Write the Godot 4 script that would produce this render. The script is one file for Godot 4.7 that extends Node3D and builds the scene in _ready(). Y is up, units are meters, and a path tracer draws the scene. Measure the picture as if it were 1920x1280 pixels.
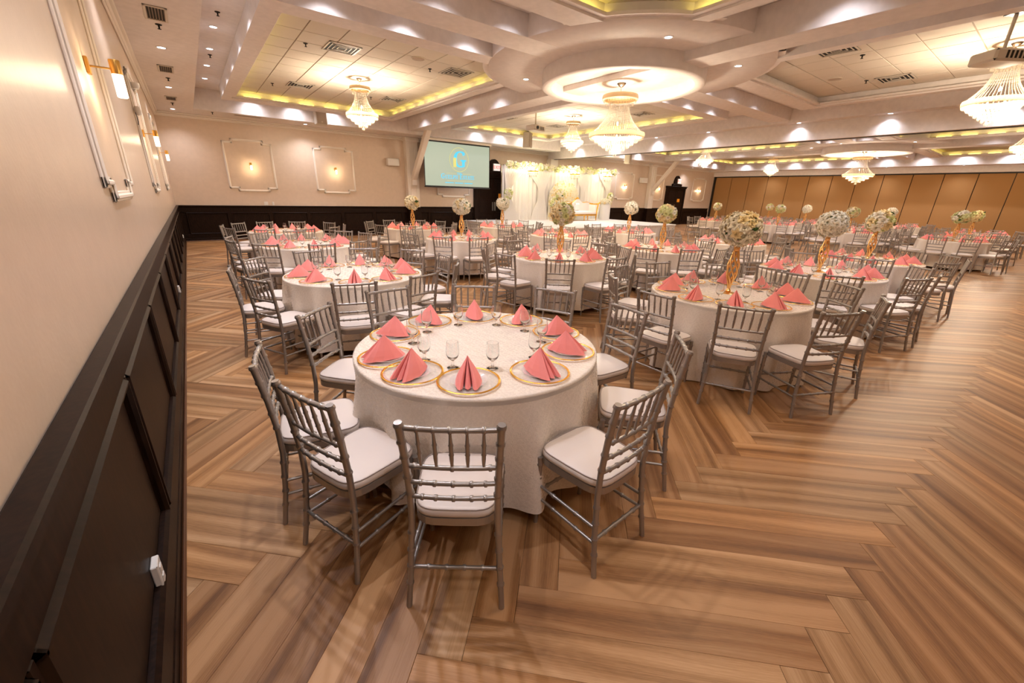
extends Node3D
# Banquet hall, built in metres: left wall at x = -0.389, back wall at z = -17.06, folding partition at x = 32.

const WL := -0.389
const WB := -17.06
const WF := 4.66
const WR := 32.03
const SOF := 3.75      # perimeter soffit
const FRM := 4.0       # tray frames and disc
const CHN := 4.3       # channel ceiling
const TIL := 4.2       # tile plane
const F_PX := 756.63
const CAM := Vector3(0, 1.6854, 0)

var mats := {}
var meshes := {}
var used := {}
var rng := RandomNumberGenerator.new()
var cam_basis: Basis

# ------------------------------------------------------------------ mesh builder
class MB:
	var v := PackedVector3Array()
	var n := PackedVector3Array()
	var t := PackedVector2Array()
	var x := PackedInt32Array()

	func vert(p: Vector3, nn: Vector3, uv := Vector2.ZERO) -> int:
		v.append(p); n.append(nn); t.append(uv)
		return v.size() - 1

	func tri(a: int, b: int, c: int) -> void:
		var f := (v[b] - v[a]).cross(v[c] - v[a])
		if f.dot(n[a] + n[b] + n[c]) > 0.0:
			x.append(a); x.append(c); x.append(b)
		else:
			x.append(a); x.append(b); x.append(c)

	func flat(a: Vector3, b: Vector3, c: Vector3, out: Vector3) -> void:
		var f := (b - a).cross(c - a).normalized()
		if f.dot(out) < 0.0:
			f = -f
		tri(vert(a, f), vert(b, f), vert(c, f))

	func quad(a: Vector3, b: Vector3, c: Vector3, d: Vector3, out: Vector3, u0 := Vector2.ZERO, u1 := Vector2.ONE) -> void:
		var f := (b - a).cross(c - a).normalized()
		if f.dot(out) < 0.0:
			f = -f
		var i := vert(a, f, u0)
		var j := vert(b, f, Vector2(u1.x, u0.y))
		var k := vert(c, f, u1)
		var l := vert(d, f, Vector2(u0.x, u1.y))
		tri(i, j, k); tri(i, k, l)

	func box(lo: Vector3, hi: Vector3, xf := Transform3D()) -> MB:
		cham(lo, hi, 0.0, xf)
		return self

	# box with chamfered edges
	func cham(lo: Vector3, hi: Vector3, c: float, xf := Transform3D()) -> MB:
		var ce := (lo + hi) / 2.0
		var h := (hi - lo) / 2.0
		c = minf(c, minf(h.x, minf(h.y, h.z)) * 0.9)
		for ax in 3:
			for s in [-1.0, 1.0]:
				var a1 := (ax + 1) % 3
				var a2 := (ax + 2) % 3
				var pts := []
				for q in [[-1, -1], [1, -1], [1, 1], [-1, 1]]:
					var p := Vector3.ZERO
					p[ax] = s * h[ax]; p[a1] = q[0] * (h[a1] - c); p[a2] = q[1] * (h[a2] - c)
					pts.append(xf * (ce + p))
				var o := Vector3.ZERO
				o[ax] = s
				quad(pts[0], pts[1], pts[2], pts[3], xf.basis * o)
		if c > 0.0:
			for ax in 3:
				var a1 := (ax + 1) % 3
				var a2 := (ax + 2) % 3
				for s1 in [-1.0, 1.0]:
					for s2 in [-1.0, 1.0]:
						var pts := []
						for q in [[0, -1], [0, 1], [1, 1], [1, -1]]:
							var p := Vector3.ZERO
							p[ax] = q[1] * (h[ax] - c)
							p[a1] = s1 * (h[a1] - (c if q[0] == 0 else 0.0))
							p[a2] = s2 * (h[a2] - (0.0 if q[0] == 0 else c))
							pts.append(xf * (ce + p))
						var o := Vector3.ZERO
						o[a1] = s1; o[a2] = s2
						quad(pts[0], pts[1], pts[2], pts[3], xf.basis * o)
		return self

	# profile of Vector2(radius, y) turned about y; creases where the profile bends sharply
	func lathe(prof: Array, sides := 24, at := Vector3.ZERO, from := 0.0, to := TAU) -> MB:
		for i in prof.size() - 1:
			var p: Vector2 = prof[i]
			var q: Vector2 = prof[i + 1]
			if p.distance_to(q) < 1e-6:
				continue
			var d := (q - p).normalized()
			var nn := Vector2(d.y, -d.x)
			var na := nn
			var nb := nn
			if i > 0:
				var e := (p - Vector2(prof[i - 1])).normalized()
				var en := Vector2(e.y, -e.x)
				if en.dot(nn) > 0.6: na = (en + nn).normalized()
			if i < prof.size() - 2:
				var e := (Vector2(prof[i + 2]) - q).normalized()
				var en := Vector2(e.y, -e.x)
				if en.dot(nn) > 0.6: nb = (en + nn).normalized()
			var prev := [-1, -1]
			for k in sides + 1:
				var a := from + (to - from) * k / sides
				var c := Vector3(cos(a), 0, sin(a))
				var u := float(k) / sides
				var i0 := vert(at + c * p.x + Vector3(0, p.y, 0), c * na.x + Vector3(0, na.y, 0), Vector2(u, p.y))
				var i1 := vert(at + c * q.x + Vector3(0, q.y, 0), c * nb.x + Vector3(0, nb.y, 0), Vector2(u, q.y))
				if k > 0:
					tri(prev[0], prev[1], i1); tri(prev[0], i1, i0)
				prev = [i0, i1]
		return self

	# tube along a path with a radius at each point
	func tube(path: Array, radii: Array, sides := 8, caps := true) -> MB:
		var up := Vector3.UP
		var prev := []
		var m := path.size()
		for i in m:
			var d: Vector3 = (path[mini(i + 1, m - 1)] - path[maxi(i - 1, 0)]).normalized()
			if absf(d.dot(up)) > 0.95: up = Vector3.RIGHT if absf(d.x) < 0.9 else Vector3.FORWARD
			var s := d.cross(up).normalized()
			var w := s.cross(d).normalized()
			up = w
			var ring := []
			var r: float = radii[i]
			var slope := 0.0
			if m > 1:
				var i0 := maxi(i - 1, 0)
				var i1 := mini(i + 1, m - 1)
				slope = (radii[i1] - radii[i0]) / maxf(1e-5, path[i0].distance_to(path[i1]))
			for k in sides:
				var a := TAU * k / sides
				var o := s * cos(a) + w * sin(a)
				ring.append(vert(path[i] + o * r, (o - d * slope).normalized(), Vector2(float(k) / sides, float(i) / m)))
			if i > 0:
				for k in sides:
					var k2 := (k + 1) % sides
					tri(prev[k], prev[k2], ring[k2]); tri(prev[k], ring[k2], ring[k])
			prev = ring
			if caps and (i == 0 or i == m - 1):
				var o := -d if i == 0 else d
				var c := vert(path[i], o)
				var ids := []
				for k in sides:
					ids.append(vert(v[ring[k]], o))
				for k in sides:
					tri(c, ids[k], ids[(k + 1) % sides])
		return self

	# polygon in a plane pushed along n_dir by depth; px, py span the plane
	func prism(poly: PackedVector2Array, at: Vector3, px: Vector3, py: Vector3, depth: Vector3, back := true) -> MB:
		var ids := Geometry2D.triangulate_polygon(poly)
		var out := depth.normalized()
		for side in [1, 0]:
			if side == 0 and not back: continue
			var o := out if side == 1 else -out
			var base := v.size()
			for p in poly:
				vert(at + px * p.x + py * p.y + (depth if side == 1 else Vector3.ZERO), o, p)
			for k in range(0, ids.size(), 3):
				tri(base + ids[k], base + ids[k + 1], base + ids[k + 2])
		var area := 0.0
		for i in poly.size():
			var p := poly[i]
			var q := poly[(i + 1) % poly.size()]
			area += p.x * q.y - q.x * p.y
		for i in poly.size():
			var p := poly[i]
			var q := poly[(i + 1) % poly.size()]
			var e := (q - p).normalized()
			var o2 := Vector2(e.y, -e.x) * signf(area)
			var a := at + px * p.x + py * p.y
			var b := at + px * q.x + py * q.y
			quad(a, b, b + depth, a + depth, px * o2.x + py * o2.y)
		return self

	# grid of points rows x cols with smooth normals
	func grid(pts: Array, uvs := []) -> MB:
		var r := pts.size()
		var c: int = pts[0].size()
		var base := v.size()
		for i in r:
			for j in c:
				var du: Vector3 = pts[i][mini(j + 1, c - 1)] - pts[i][maxi(j - 1, 0)]
				var dv: Vector3 = pts[mini(i + 1, r - 1)][j] - pts[maxi(i - 1, 0)][j]
				var nn := dv.cross(du).normalized()
				vert(pts[i][j], nn, uvs[i][j] if uvs else Vector2(float(j) / (c - 1), float(i) / (r - 1)))
		for i in r - 1:
			for j in c - 1:
				var a := base + i * c + j
				tri(a, a + 1, a + c + 1); tri(a, a + c + 1, a + c)
		return self

	func add(o: MB, xf := Transform3D()) -> MB:
		var base := v.size()
		var nb := xf.basis.inverse().transposed()
		for i in o.v.size():
			v.append(xf * o.v[i]); n.append((nb * o.n[i]).normalized()); t.append(o.t[i])
		for i in o.x: x.append(base + i)
		return self

	func arrays() -> Array:
		var a := []
		a.resize(Mesh.ARRAY_MAX)
		a[Mesh.ARRAY_VERTEX] = v; a[Mesh.ARRAY_NORMAL] = n; a[Mesh.ARRAY_TEX_UV] = t; a[Mesh.ARRAY_INDEX] = x
		return a

	func mesh() -> ArrayMesh:
		var m := ArrayMesh.new()
		m.add_surface_from_arrays(Mesh.PRIMITIVE_TRIANGLES, arrays())
		return m

# ------------------------------------------------------------------ scene helpers
func numbered(s: String) -> String:
	used[s] = used.get(s, 0) + 1
	return s if used[s] == 1 else "%s_%03d" % [s, used[s] - 1]

func put(called: String, mesh: Mesh, mat: Material, parent: Node, xf := Transform3D()) -> MeshInstance3D:
	var o := MeshInstance3D.new()
	o.mesh = mesh
	o.material_override = mat
	o.transform = xf
	o.name = numbered(called) if parent == self else called
	parent.add_child(o, true)
	return o

func tag(o: Node, label: String, category: String, group := "", kind := "") -> Node:
	if label: o.set_meta("label", label)
	if category: o.set_meta("category", category)
	if group: o.set_meta("group", group)
	if kind: o.set_meta("kind", kind)
	return o

func thing(called: String, label: String, category: String, at := Vector3.ZERO, turn := 0.0, group := "") -> Node3D:
	var o := Node3D.new()
	o.name = numbered(called)
	add_child(o)
	o.position = at
	o.rotation.y = turn
	tag(o, label, category, group)
	return o

func struct(called: String, mesh: Mesh, mat: Material, label := "") -> MeshInstance3D:
	var o := put(called, mesh, mat, self)
	o.set_meta("kind", "structure")
	if label: o.set_meta("label", label)
	return o

func bx(x0: float, x1: float, y0: float, y1: float, z0: float, z1: float, c := 0.0) -> ArrayMesh:
	return MB.new().cham(Vector3(minf(x0, x1), minf(y0, y1), minf(z0, z1)), Vector3(maxf(x0, x1), maxf(y0, y1), maxf(z0, z1)), c).mesh()

func at(p: Vector3, turn := 0.0, s := 1.0) -> Transform3D:
	return Transform3D(Basis(Vector3.UP, turn).scaled(Vector3(s, s, s)), p)

func project(p: Vector3) -> Vector3:
	var c := cam_basis.transposed() * (p - CAM)
	if c.z > -0.05: return Vector3(-9999, -9999, 1)
	return Vector3(960 + F_PX * c.x / -c.z, 640 - F_PX * c.y / -c.z, -c.z)

func omni(p: Vector3, energy: float, col: Color, size := 0.05, parent: Node = self) -> void:
	var l := OmniLight3D.new()
	l.name = "lamp_light"
	l.light_energy = energy; l.light_color = col; l.light_size = size
	l.omni_range = 40.0; l.omni_attenuation = 2.0; l.shadow_enabled = true
	parent.add_child(l, true)
	l.position = p

func spot(p: Vector3, dir: Vector3, energy: float, col: Color, angle: float, size := 0.03, soft := 0.5) -> void:
	var l := SpotLight3D.new()
	l.name = "downlight_beam"
	l.light_energy = energy; l.light_color = col; l.light_size = size
	l.spot_angle = angle; l.spot_angle_attenuation = soft; l.spot_range = 40.0; l.spot_attenuation = 2.0; l.shadow_enabled = true
	add_child(l, true)
	l.look_at_from_position(p, p + dir, Vector3.FORWARD if absf(dir.normalized().y) > 0.9 else Vector3.UP)

func area(p: Vector3, dir: Vector3, along: Vector3, length: float, width: float, energy: float, col: Color) -> void:
	var l := AreaLight3D.new()
	l.name = "cove_light"
	l.area_size = Vector2(length, width)
	l.light_energy = energy; l.light_color = col; l.shadow_enabled = true
	l.area_range = 30.0
	add_child(l, true)
	var z := -dir.normalized()
	var xx := along.normalized()
	l.transform = Transform3D(Basis(xx, z.cross(xx), z), p)

# ------------------------------------------------------------------ materials
func noise_tex(freq: float, seed_: int, oct := 4, w := 256, normal := false, strength := 4.0, ramp: Gradient = null, kind := FastNoiseLite.TYPE_SIMPLEX_SMOOTH) -> NoiseTexture2D:
	var nz := FastNoiseLite.new()
	nz.seed = seed_; nz.frequency = freq; nz.fractal_octaves = oct; nz.noise_type = kind
	var t := NoiseTexture2D.new()
	t.width = w; t.height = w; t.seamless = true; t.noise = nz
	t.as_normal_map = normal; t.bump_strength = strength
	if ramp: t.color_ramp = ramp
	return t

func ramp(a: Color, b: Color) -> Gradient:
	var g := Gradient.new()
	g.set_color(0, a); g.set_color(1, b)
	return g

func mat(called: String, col: Color, rough := 0.6, metal := 0.0) -> StandardMaterial3D:
	var m := StandardMaterial3D.new()
	m.resource_name = called
	m.albedo_color = col; m.roughness = rough; m.metallic = metal
	mats[called] = m
	return m

func triplanar(m: StandardMaterial3D, scale: float, tex: Texture2D, nrm: Texture2D = null, nscale := 0.3) -> void:
	m.uv1_triplanar = true; m.uv1_world_triplanar = true
	m.uv1_scale = Vector3(scale, scale, scale)
	if tex: m.albedo_texture = tex
	if nrm:
		m.normal_enabled = true; m.normal_texture = nrm; m.normal_scale = nscale

func wood_image() -> Image:
	var w := 1024
	var h := 512
	var im := Image.create(w, h, false, Image.FORMAT_RGB8)
	var a := FastNoiseLite.new(); a.seed = 3; a.frequency = 0.01; a.fractal_octaves = 2
	var b := FastNoiseLite.new(); b.seed = 9; b.frequency = 0.05; b.fractal_octaves = 3
	var pale := Color(0.765, 0.61, 0.45)
	var mid := Color(0.655, 0.49, 0.325)
	var dark := Color(0.48, 0.335, 0.20)
	for y in h:
		for x in w:
			var wob := a.get_noise_2d(x * 0.12, y * 0.5) * 22.0
			var s := a.get_noise_2d(x * 0.035 + 700.0, (y + wob) * 1.15)
			var g := b.get_noise_2d(x * 0.05, (y + wob * 0.6) * 4.5) * 0.7 + b.get_noise_2d(x * 0.4 + 300.0, y * 9.0) * 0.5
			var f := clampf(0.42 + s * 0.74 + g * 0.34, 0.0, 1.0)
			var c := pale.lerp(mid, f * 2.0) if f < 0.5 else mid.lerp(dark, (f - 0.5) * 2.0)
			im.set_pixel(x, y, c)
	return im

func damask_image() -> Image:
	var w := 384
	var im := Image.create(w, w, false, Image.FORMAT_RGB8)
	var a := FastNoiseLite.new(); a.seed = 21; a.frequency = 0.03; a.fractal_octaves = 2
	for y in w:
		for x in w:
			var fx := 6.0 * TAU * x / w
			var fy := 6.0 * TAU * y / w
			var k := a.get_noise_2d(x, y) * 3.0
			var p := sin(fx + 1.7 * sin(fy * 0.5 + k) + k) * sin(fy + 1.7 * cos(fx * 0.5 - k))
			var f := smoothstep(-0.12, 0.12, p)
			im.set_pixel(x, y, Color(f, f, f))
	return im

func make_materials() -> void:
	var m: StandardMaterial3D
	m = mat("wall_paint", Color(0.83, 0.745, 0.66), 0.33)
	triplanar(m, 1.1, noise_tex(0.02, 5, 4, 256, false, 1.0, ramp(Color(0.97, 0.97, 0.97), Color(1, 1, 1))), noise_tex(0.12, 6, 3, 256, true, 1.2), 0.12)
	m = mat("trim_paint", Color(0.91, 0.87, 0.82), 0.4)
	m = mat("ceiling_paint", Color(0.90, 0.87, 0.85), 0.6)
	triplanar(m, 0.8, noise_tex(0.03, 15, 3, 256, false, 1.0, ramp(Color(0.95, 0.95, 0.95), Color(1, 1, 1))))
	m = mat("ceiling_tile", Color(0.87, 0.83, 0.77), 0.85)
	triplanar(m, 4.0, noise_tex(0.2, 16, 3, 256, false, 1.0, ramp(Color(0.88, 0.88, 0.88), Color(1, 1, 1))))
	m = mat("tile_grid", Color(0.60, 0.53, 0.45), 0.7)
	m = mat("espresso", Color(0.165, 0.098, 0.06), 0.45); m.metallic_specular = 0.25
	m.uv1_triplanar = true; m.uv1_world_triplanar = true; m.uv1_scale = Vector3(3.5, 0.5, 3.5)
	m.albedo_texture = noise_tex(0.04, 31, 4, 256, false, 1.0, ramp(Color(0.55, 0.5, 0.48), Color(1, 1, 1)))
	m = mat("brown_wood", Color(0.34, 0.20, 0.10), 0.45)
	m = mat("partition_fabric", Color(0.70, 0.52, 0.31), 0.9)
	triplanar(m, 6.0, noise_tex(0.25, 33, 3, 256, false, 1.0, ramp(Color(0.86, 0.86, 0.86), Color(1, 1, 1))))
	m = mat("black_track", Color(0.05, 0.045, 0.04), 0.5)
	m = mat("subfloor", Color(0.20, 0.14, 0.09), 0.9)
	var wood := ImageTexture.create_from_image(wood_image())
	var tints := [Color(0.98, 0.96, 0.93), Color(0.90, 0.85, 0.79), Color(0.84, 0.78, 0.71), Color(1.0, 0.95, 0.87), Color(0.93, 0.92, 0.90)]
	for i in tints.size():
		m = mat("plank_%d" % i, tints[i], 0.42)
		m.albedo_texture = wood
		m.metallic_specular = 0.4
	m = mat("chair_paint", Color(0.64, 0.615, 0.59), 0.34, 0.7)
	m = mat("chair_band", Color(0.80, 0.77, 0.74), 0.28, 0.75)
	m = mat("cushion", Color(0.87, 0.82, 0.78), 0.45)
	m = mat("piping", Color(0.60, 0.54, 0.50), 0.5)
	m = mat("cloth", Color(0.90, 0.85, 0.79), 0.62)
	var dam := ImageTexture.create_from_image(damask_image())
	m.roughness_texture = dam
	m.detail_enabled = false
	m.heightmap_enabled = true; m.heightmap_texture = dam; m.heightmap_scale = 0.05
	m.uv1_scale = Vector3(1, 1, 1)
	m.rim_enabled = true; m.rim = 0.2
	m = mat("napkin", Color(0.955, 0.565, 0.54), 0.75)
	m.rim_enabled = true; m.rim = 0.3
	m = mat("gold", Color(0.95, 0.74, 0.33), 0.24, 1.0)
	m = mat("rose_gold", Color(0.94, 0.76, 0.49), 0.26, 1.0)
	m = mat("brass", Color(0.82, 0.64, 0.34), 0.3, 1.0)
	m = mat("glass", Color(0.95, 0.97, 0.97, 0.07), 0.02); m.transparency = BaseMaterial3D.TRANSPARENCY_ALPHA
	m = mat("goblet_glass", Color(0.98, 0.99, 0.99, 0.0), 0.02); m.refraction_enabled = true; m.refraction_scale = 0.05
	m = mat("plate_glass", Color(0.97, 0.95, 0.94, 0.22), 0.06); m.transparency = BaseMaterial3D.TRANSPARENCY_ALPHA
	m = mat("crystal", Color(0.62, 0.57, 0.50, 0.24), 0.05); m.transparency = BaseMaterial3D.TRANSPARENCY_ALPHA
	m = mat("crystal_band", Color(0.80, 0.70, 0.54), 0.2, 0.0); m.backlight_enabled = true; m.backlight = Color(0.4, 0.35, 0.28)
	m = mat("table_leg", Color(0.06, 0.055, 0.05), 0.5, 0.4)
	m = mat("plywood", Color(0.55, 0.40, 0.25), 0.7)
	m = mat("dark_vent", Color(0.09, 0.07, 0.05), 0.8)
	m = mat("vent_slat", Color(0.46, 0.39, 0.31), 0.6)
	m = mat("vent_white", Color(0.80, 0.76, 0.70), 0.5)
	m = mat("white_plastic", Color(0.86, 0.84, 0.81), 0.4)
	m = mat("grey_grille", Color(0.68, 0.61, 0.54), 0.7)
	m = mat("black_plastic", Color(0.04, 0.04, 0.04), 0.4)
	m = mat("chrome", Color(0.72, 0.70, 0.67), 0.2, 1.0)
	m = mat("sheer", Color(0.95, 0.93, 0.92), 0.8); m.backlight_enabled = true; m.backlight = Color(0.5, 0.5, 0.5)
	m = mat("stage_white", Color(0.88, 0.87, 0.87), 0.5)
	m = mat("stage_skirt", Color(0.84, 0.82, 0.81), 0.75)
	m = mat("petal", Color(0.95, 0.92, 0.84), 0.7); m.backlight_enabled = true; m.backlight = Color(0.25, 0.23, 0.16)
	m = mat("petal_green", Color(0.86, 0.86, 0.62), 0.7); m.backlight_enabled = true; m.backlight = Color(0.25, 0.25, 0.12)
	m = mat("petal_cream", Color(0.94, 0.86, 0.66), 0.7); m.backlight_enabled = true; m.backlight = Color(0.25, 0.2, 0.1)
	m = mat("leaf", Color(0.17, 0.30, 0.10), 0.5); m.backlight_enabled = true; m.backlight = Color(0.1, 0.2, 0.03)
	m = mat("upholstery", Color(0.93, 0.90, 0.88), 0.5)
	m = mat("red_paint", Color(0.70, 0.06, 0.05), 0.35)
	m = mat("sign_orange", Color(0.93, 0.60, 0.13), 0.5)
	glow("bulb", Color(1.0, 0.90, 0.72), 12.0)
	glow("downlight_lens", Color(0.93, 0.95, 1.0), 9.0)
	glow("sconce_glass", Color(1.0, 0.93, 0.84), 3.0)
	glow("led", Color(1.0, 0.93, 0.42), 9.0)
	glow("screen_glow", Color(0.74, 0.79, 0.69), 0.68)
	glow("screen_cyan", Color(0.16, 0.84, 1.0), 0.85)
	glow("screen_yellow", Color(0.92, 0.88, 0.46), 0.8)
	for k in ["screen_glow", "screen_cyan", "screen_yellow"]: mats[k].albedo_color = Color(0.3, 0.3, 0.3)
	glow("exit_red", Color(1.0, 0.20, 0.14), 0.9)
	glow("exit_face", Color(1.0, 0.96, 0.92), 0.75)

func glow(called: String, col: Color, e: float) -> void:
	var m := mat(called, Color(0.7, 0.7, 0.7), 0.4)
	m.emission_enabled = true; m.emission = col; m.emission_energy_multiplier = e

# ------------------------------------------------------------------ camera and light
func _ready() -> void:
	rng.seed = 11
	cam_basis = Basis(Vector3.UP, -0.6545) * Basis(Vector3.RIGHT, -0.3477) * Basis(Vector3.BACK, 0.0276)
	var cam := Camera3D.new()
	cam.name = "camera"
	add_child(cam)
	cam.transform = Transform3D(cam_basis, CAM)
	cam.fov = 80.456
	cam.near = 0.05; cam.far = 200.0
	cam.current = true
	var we := WorldEnvironment.new()
	we.name = "environment"
	var e := Environment.new()
	e.background_mode = Environment.BG_COLOR
	e.background_color = Color.BLACK
	e.tonemap_mode = Environment.TONE_MAPPER_LINEAR
	e.tonemap_exposure = EXPOSURE
	e.sdfgi_enabled = true; e.ssao_enabled = true; e.ssil_enabled = true
	we.environment = e
	add_child(we)
	make_materials()
	build_floor()
	build_walls()
	build_ceiling()
	build_back_wall()
	build_left_wall()
	build_partition()
	build_stage()
	build_tables()
	build_chandeliers()
	build_ceiling_fittings()

const EXPOSURE := 1.15
const WARM := Color(1.0, 0.92, 0.81)
const COOL := Color(0.95, 0.95, 1.0)
const E_MAIN := 5.5
const E_CHAND := 6.3
const E_DOWN := 2.1
const E_COVE := 0.13

# ------------------------------------------------------------------ floor
func build_floor() -> void:
	var fl := struct("floor", bx(WL - 0.3, WR + 0.3, -0.25, -0.008, WB - 0.3, WF + 0.3), mats.subfloor, "oak herringbone plank floor")
	var w := 0.178
	var L := 1.22
	var u := Vector2(0.70710678, 0.70710678)    # world (x, z)
	var vv := Vector2(0.70710678, -0.70710678)
	var org := Vector2(0.0, -0.92)
	var room := PackedVector2Array([Vector2(WL, WB), Vector2(WR, WB), Vector2(WR, WF), Vector2(WL, WF)])
	var all := []
	for m in range(-14, 18):
		for k in range(-110, 190):
			for kind in 2:
				var o: Vector2
				var du: float
				var dv: float
				if kind == 0:
					o = Vector2(k * w + m * L, k * w - m * L); du = L; dv = w
				else:
					o = Vector2(k * w + L + m * L, (k + 1) * w - L - m * L); du = w; dv = L
				var c := org + u * (o.x + du / 2) + vv * (o.y + dv / 2)
				if c.x < WL - 0.9 or c.x > WR + 0.9 or c.y < WB - 0.9 or c.y > WF + 0.9: continue
				all.append({"o": o, "du": du, "dv": dv, "c": c, "kind": kind, "m": m, "k": k})
	for p in all:
		var q := project(Vector3(p.c.x, 0, p.c.y))
		p.d = q.z if q.x > -150 and q.x < 2070 and q.y > 300 and q.y < 1500 and q.z > 0 and q.x > -9000 else 900.0 + p.c.length()
	all.sort_custom(func(a, b): return a.d < b.d)
	var rest := []
	for i in 5: rest.append(MB.new())
	var g := 0.0007
	var done := 0
	for p in all:
		var hsh: int = absi(p.m * 7919 + p.k * 104729 + p.kind * 31) % 9973
		var r := RandomNumberGenerator.new()
		r.seed = hsh
		var tint := r.randi() % 5
		var uo := Vector2(r.randf() * 0.22 + 0.005, r.randf() * 0.70 + 0.005)
		p.flip = r.randi() % 2
		var poly := PackedVector2Array()
		for s in [[0, 0], [1, 0], [1, 1], [0, 1]]:
			var a: float = p.o.x + (g if s[0] == 0 else p.du - g)
			var b: float = p.o.y + (g if s[1] == 0 else p.dv - g)
			poly.append(org + u * a + vv * b)
		var inside: bool = p.c.x > WL + 0.75 and p.c.x < WR - 0.75 and p.c.y > WB + 0.75 and p.c.y < WF - 0.75
		if not inside:
			var cut := Geometry2D.intersect_polygons(poly, room)
			if cut.is_empty() or cut[0].size() < 3: continue
			poly = cut[0]
		var mb := MB.new()
		plank(mb if done < 298 else rest[tint], poly, p, org, u, vv, uo)
		if done < 298:
			put("plank", mb.mesh(), mats["plank_%d" % tint], fl)
		done += 1
	var am := ArrayMesh.new()
	for i in 5:
		am.add_surface_from_arrays(Mesh.PRIMITIVE_TRIANGLES, rest[i].arrays())
		am.surface_set_material(i, mats["plank_%d" % i])
	var o := MeshInstance3D.new()
	o.name = "far_planks"
	o.mesh = am
	o.set_meta("kind", "stuff")
	fl.add_child(o)

func plank(mb: MB, poly: PackedVector2Array, p: Dictionary, org: Vector2, u: Vector2, vv: Vector2, uo: Vector2) -> void:
	# top with a small chamfer, sides down to the subfloor; grain runs along the plank
	var cen := Vector2.ZERO
	for q in poly: cen += q
	cen /= poly.size()
	var n := poly.size()
	var base := mb.v.size()
	var edge := []
	for i in n:
		var q := poly[i]
		var inn := q + (cen - q).normalized() * 0.0016
		for lvl in 1:
			var d := inn - org
			var a: float = (d.dot(u) - p.o.x)
			var b: float = (d.dot(vv) - p.o.y)
			var uv := Vector2(a / 1.6, b / 0.62) if p.kind == 0 else Vector2(b / 1.6, a / 0.62)
			if p.flip: uv = Vector2(0.7625 - uv.x, 0.287 - uv.y)
			mb.vert(Vector3(inn.x, 0.0, inn.y), Vector3.UP, uv + uo)
	for i in range(1, n - 1):
		mb.tri(base, base + i, base + i + 1)
	for i in n:
		var j := (i + 1) % n
		var a := mb.v[base + i]
		var b := mb.v[base + j]
		var c := Vector3(poly[j].x, -0.0016, poly[j].y)
		var d := Vector3(poly[i].x, -0.0016, poly[i].y)
		var mid := (poly[i] + poly[j]) / 2.0 - cen
		var nn := Vector3(mid.x, mid.length(), mid.y).normalized()
		var i0 := mb.vert(a, nn, mb.t[base + i])
		var i1 := mb.vert(b, nn, mb.t[base + j])
		var i2 := mb.vert(c, nn, mb.t[base + j])
		var i3 := mb.vert(d, nn, mb.t[base + i])
		mb.tri(i0, i1, i2); mb.tri(i0, i2, i3)
		var e := Vector3(c.x, -0.008, c.z)
		var f := Vector3(d.x, -0.008, d.z)
		mb.quad(d, c, e, f, Vector3(mid.x, 0, mid.y))

# ------------------------------------------------------------------ walls
func build_walls() -> void:
	struct("wall_left", bx(WL - 0.3, WL, -0.2, 4.6, WB - 0.3, WF + 0.3), mats.wall_paint, "beige painted side wall above dark wainscot")
	struct("wall_back", bx(WL, WR + 0.3, -0.2, 4.6, WB - 0.3, WB), mats.wall_paint, "beige painted end wall behind the stage")
	struct("wall_front", bx(WL, WR + 0.3, -0.2, 4.6, WF, WF + 0.3), mats.wall_paint, "beige painted wall opposite the stage")

# a run of wainscot: base at p0, along direction d, facing n
func wainscot(called: String, p0: Vector3, d: Vector3, n: Vector3, length: float, first: float, period: float, pw: float, y0: float, y1: float, label: String) -> void:
	var b := Basis(d, Vector3.UP, n)
	if b.determinant() < 0: b = Basis(d, Vector3.UP, n)
	var xf := Transform3D(b, p0)
	var mb := MB.new()
	mb.box(Vector3(0, 0, 0), Vector3(length, 1.07, 0.012), xf)
	var o := struct(called, mb.mesh(), mats.espresso, label)
	var part := func(nm: String, lo: Vector3, hi: Vector3, c: float, m: Material): put(nm, MB.new().cham(lo, hi, c, xf).mesh(), m, o)
	part.call("cap_rail", Vector3(0, 1.075, 0), Vector3(length, 1.116, 0.065), 0.008, mats.espresso)
	part.call("cap_bead", Vector3(0, 1.045, 0), Vector3(length, 1.075, 0.05), 0.01, mats.espresso)
	part.call("top_rail", Vector3(0, y1 + 0.035, 0.0), Vector3(length, 1.045, 0.036), 0.004, mats.espresso)
	part.call("bottom_rail", Vector3(0, 0.09, 0.0), Vector3(length, y0 - 0.035, 0.036), 0.004, mats.espresso)
	part.call("base_shoe", Vector3(0, 0.0, 0), Vector3(length, 0.09, 0.040), 0.006, mats.espresso)
	part.call("quarter_round", Vector3(0, 0.0, 0.04), Vector3(length, 0.022, 0.058), 0.009, mats.brown_wood)
	var x := first
	while x < length - 0.1:
		var e := minf(x + pw, length - 0.06)
		if e - x > 0.2:
			part.call("panel", Vector3(x + 0.012, y0 + 0.012, 0.0), Vector3(e - 0.012, y1 - 0.012, 0.017), 0.006, mats.espresso)
			var gap := period - pw
			part.call("stile", Vector3(e + 0.03, y0 - 0.035, 0.0), Vector3(e + gap - 0.03, y1 + 0.035, 0.0355), 0.004, mats.espresso)
			# moulding round the panel
			var f := MB.new()
			for s in [[x - 0.034, e + 0.034, y1 - 0.002, y1 + 0.034], [x - 0.034, e + 0.034, y0 - 0.034, y0 + 0.002], [x - 0.034, x + 0.002, y0 - 0.034, y1 + 0.034], [e - 0.002, e + 0.034, y0 - 0.034, y1 + 0.034]]:
				f.cham(Vector3(s[0], s[2], 0.0), Vector3(s[1], s[3], 0.046), 0.014, xf)
			put("panel_moulding", f.mesh(), mats.espresso, o)
		x += period

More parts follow.
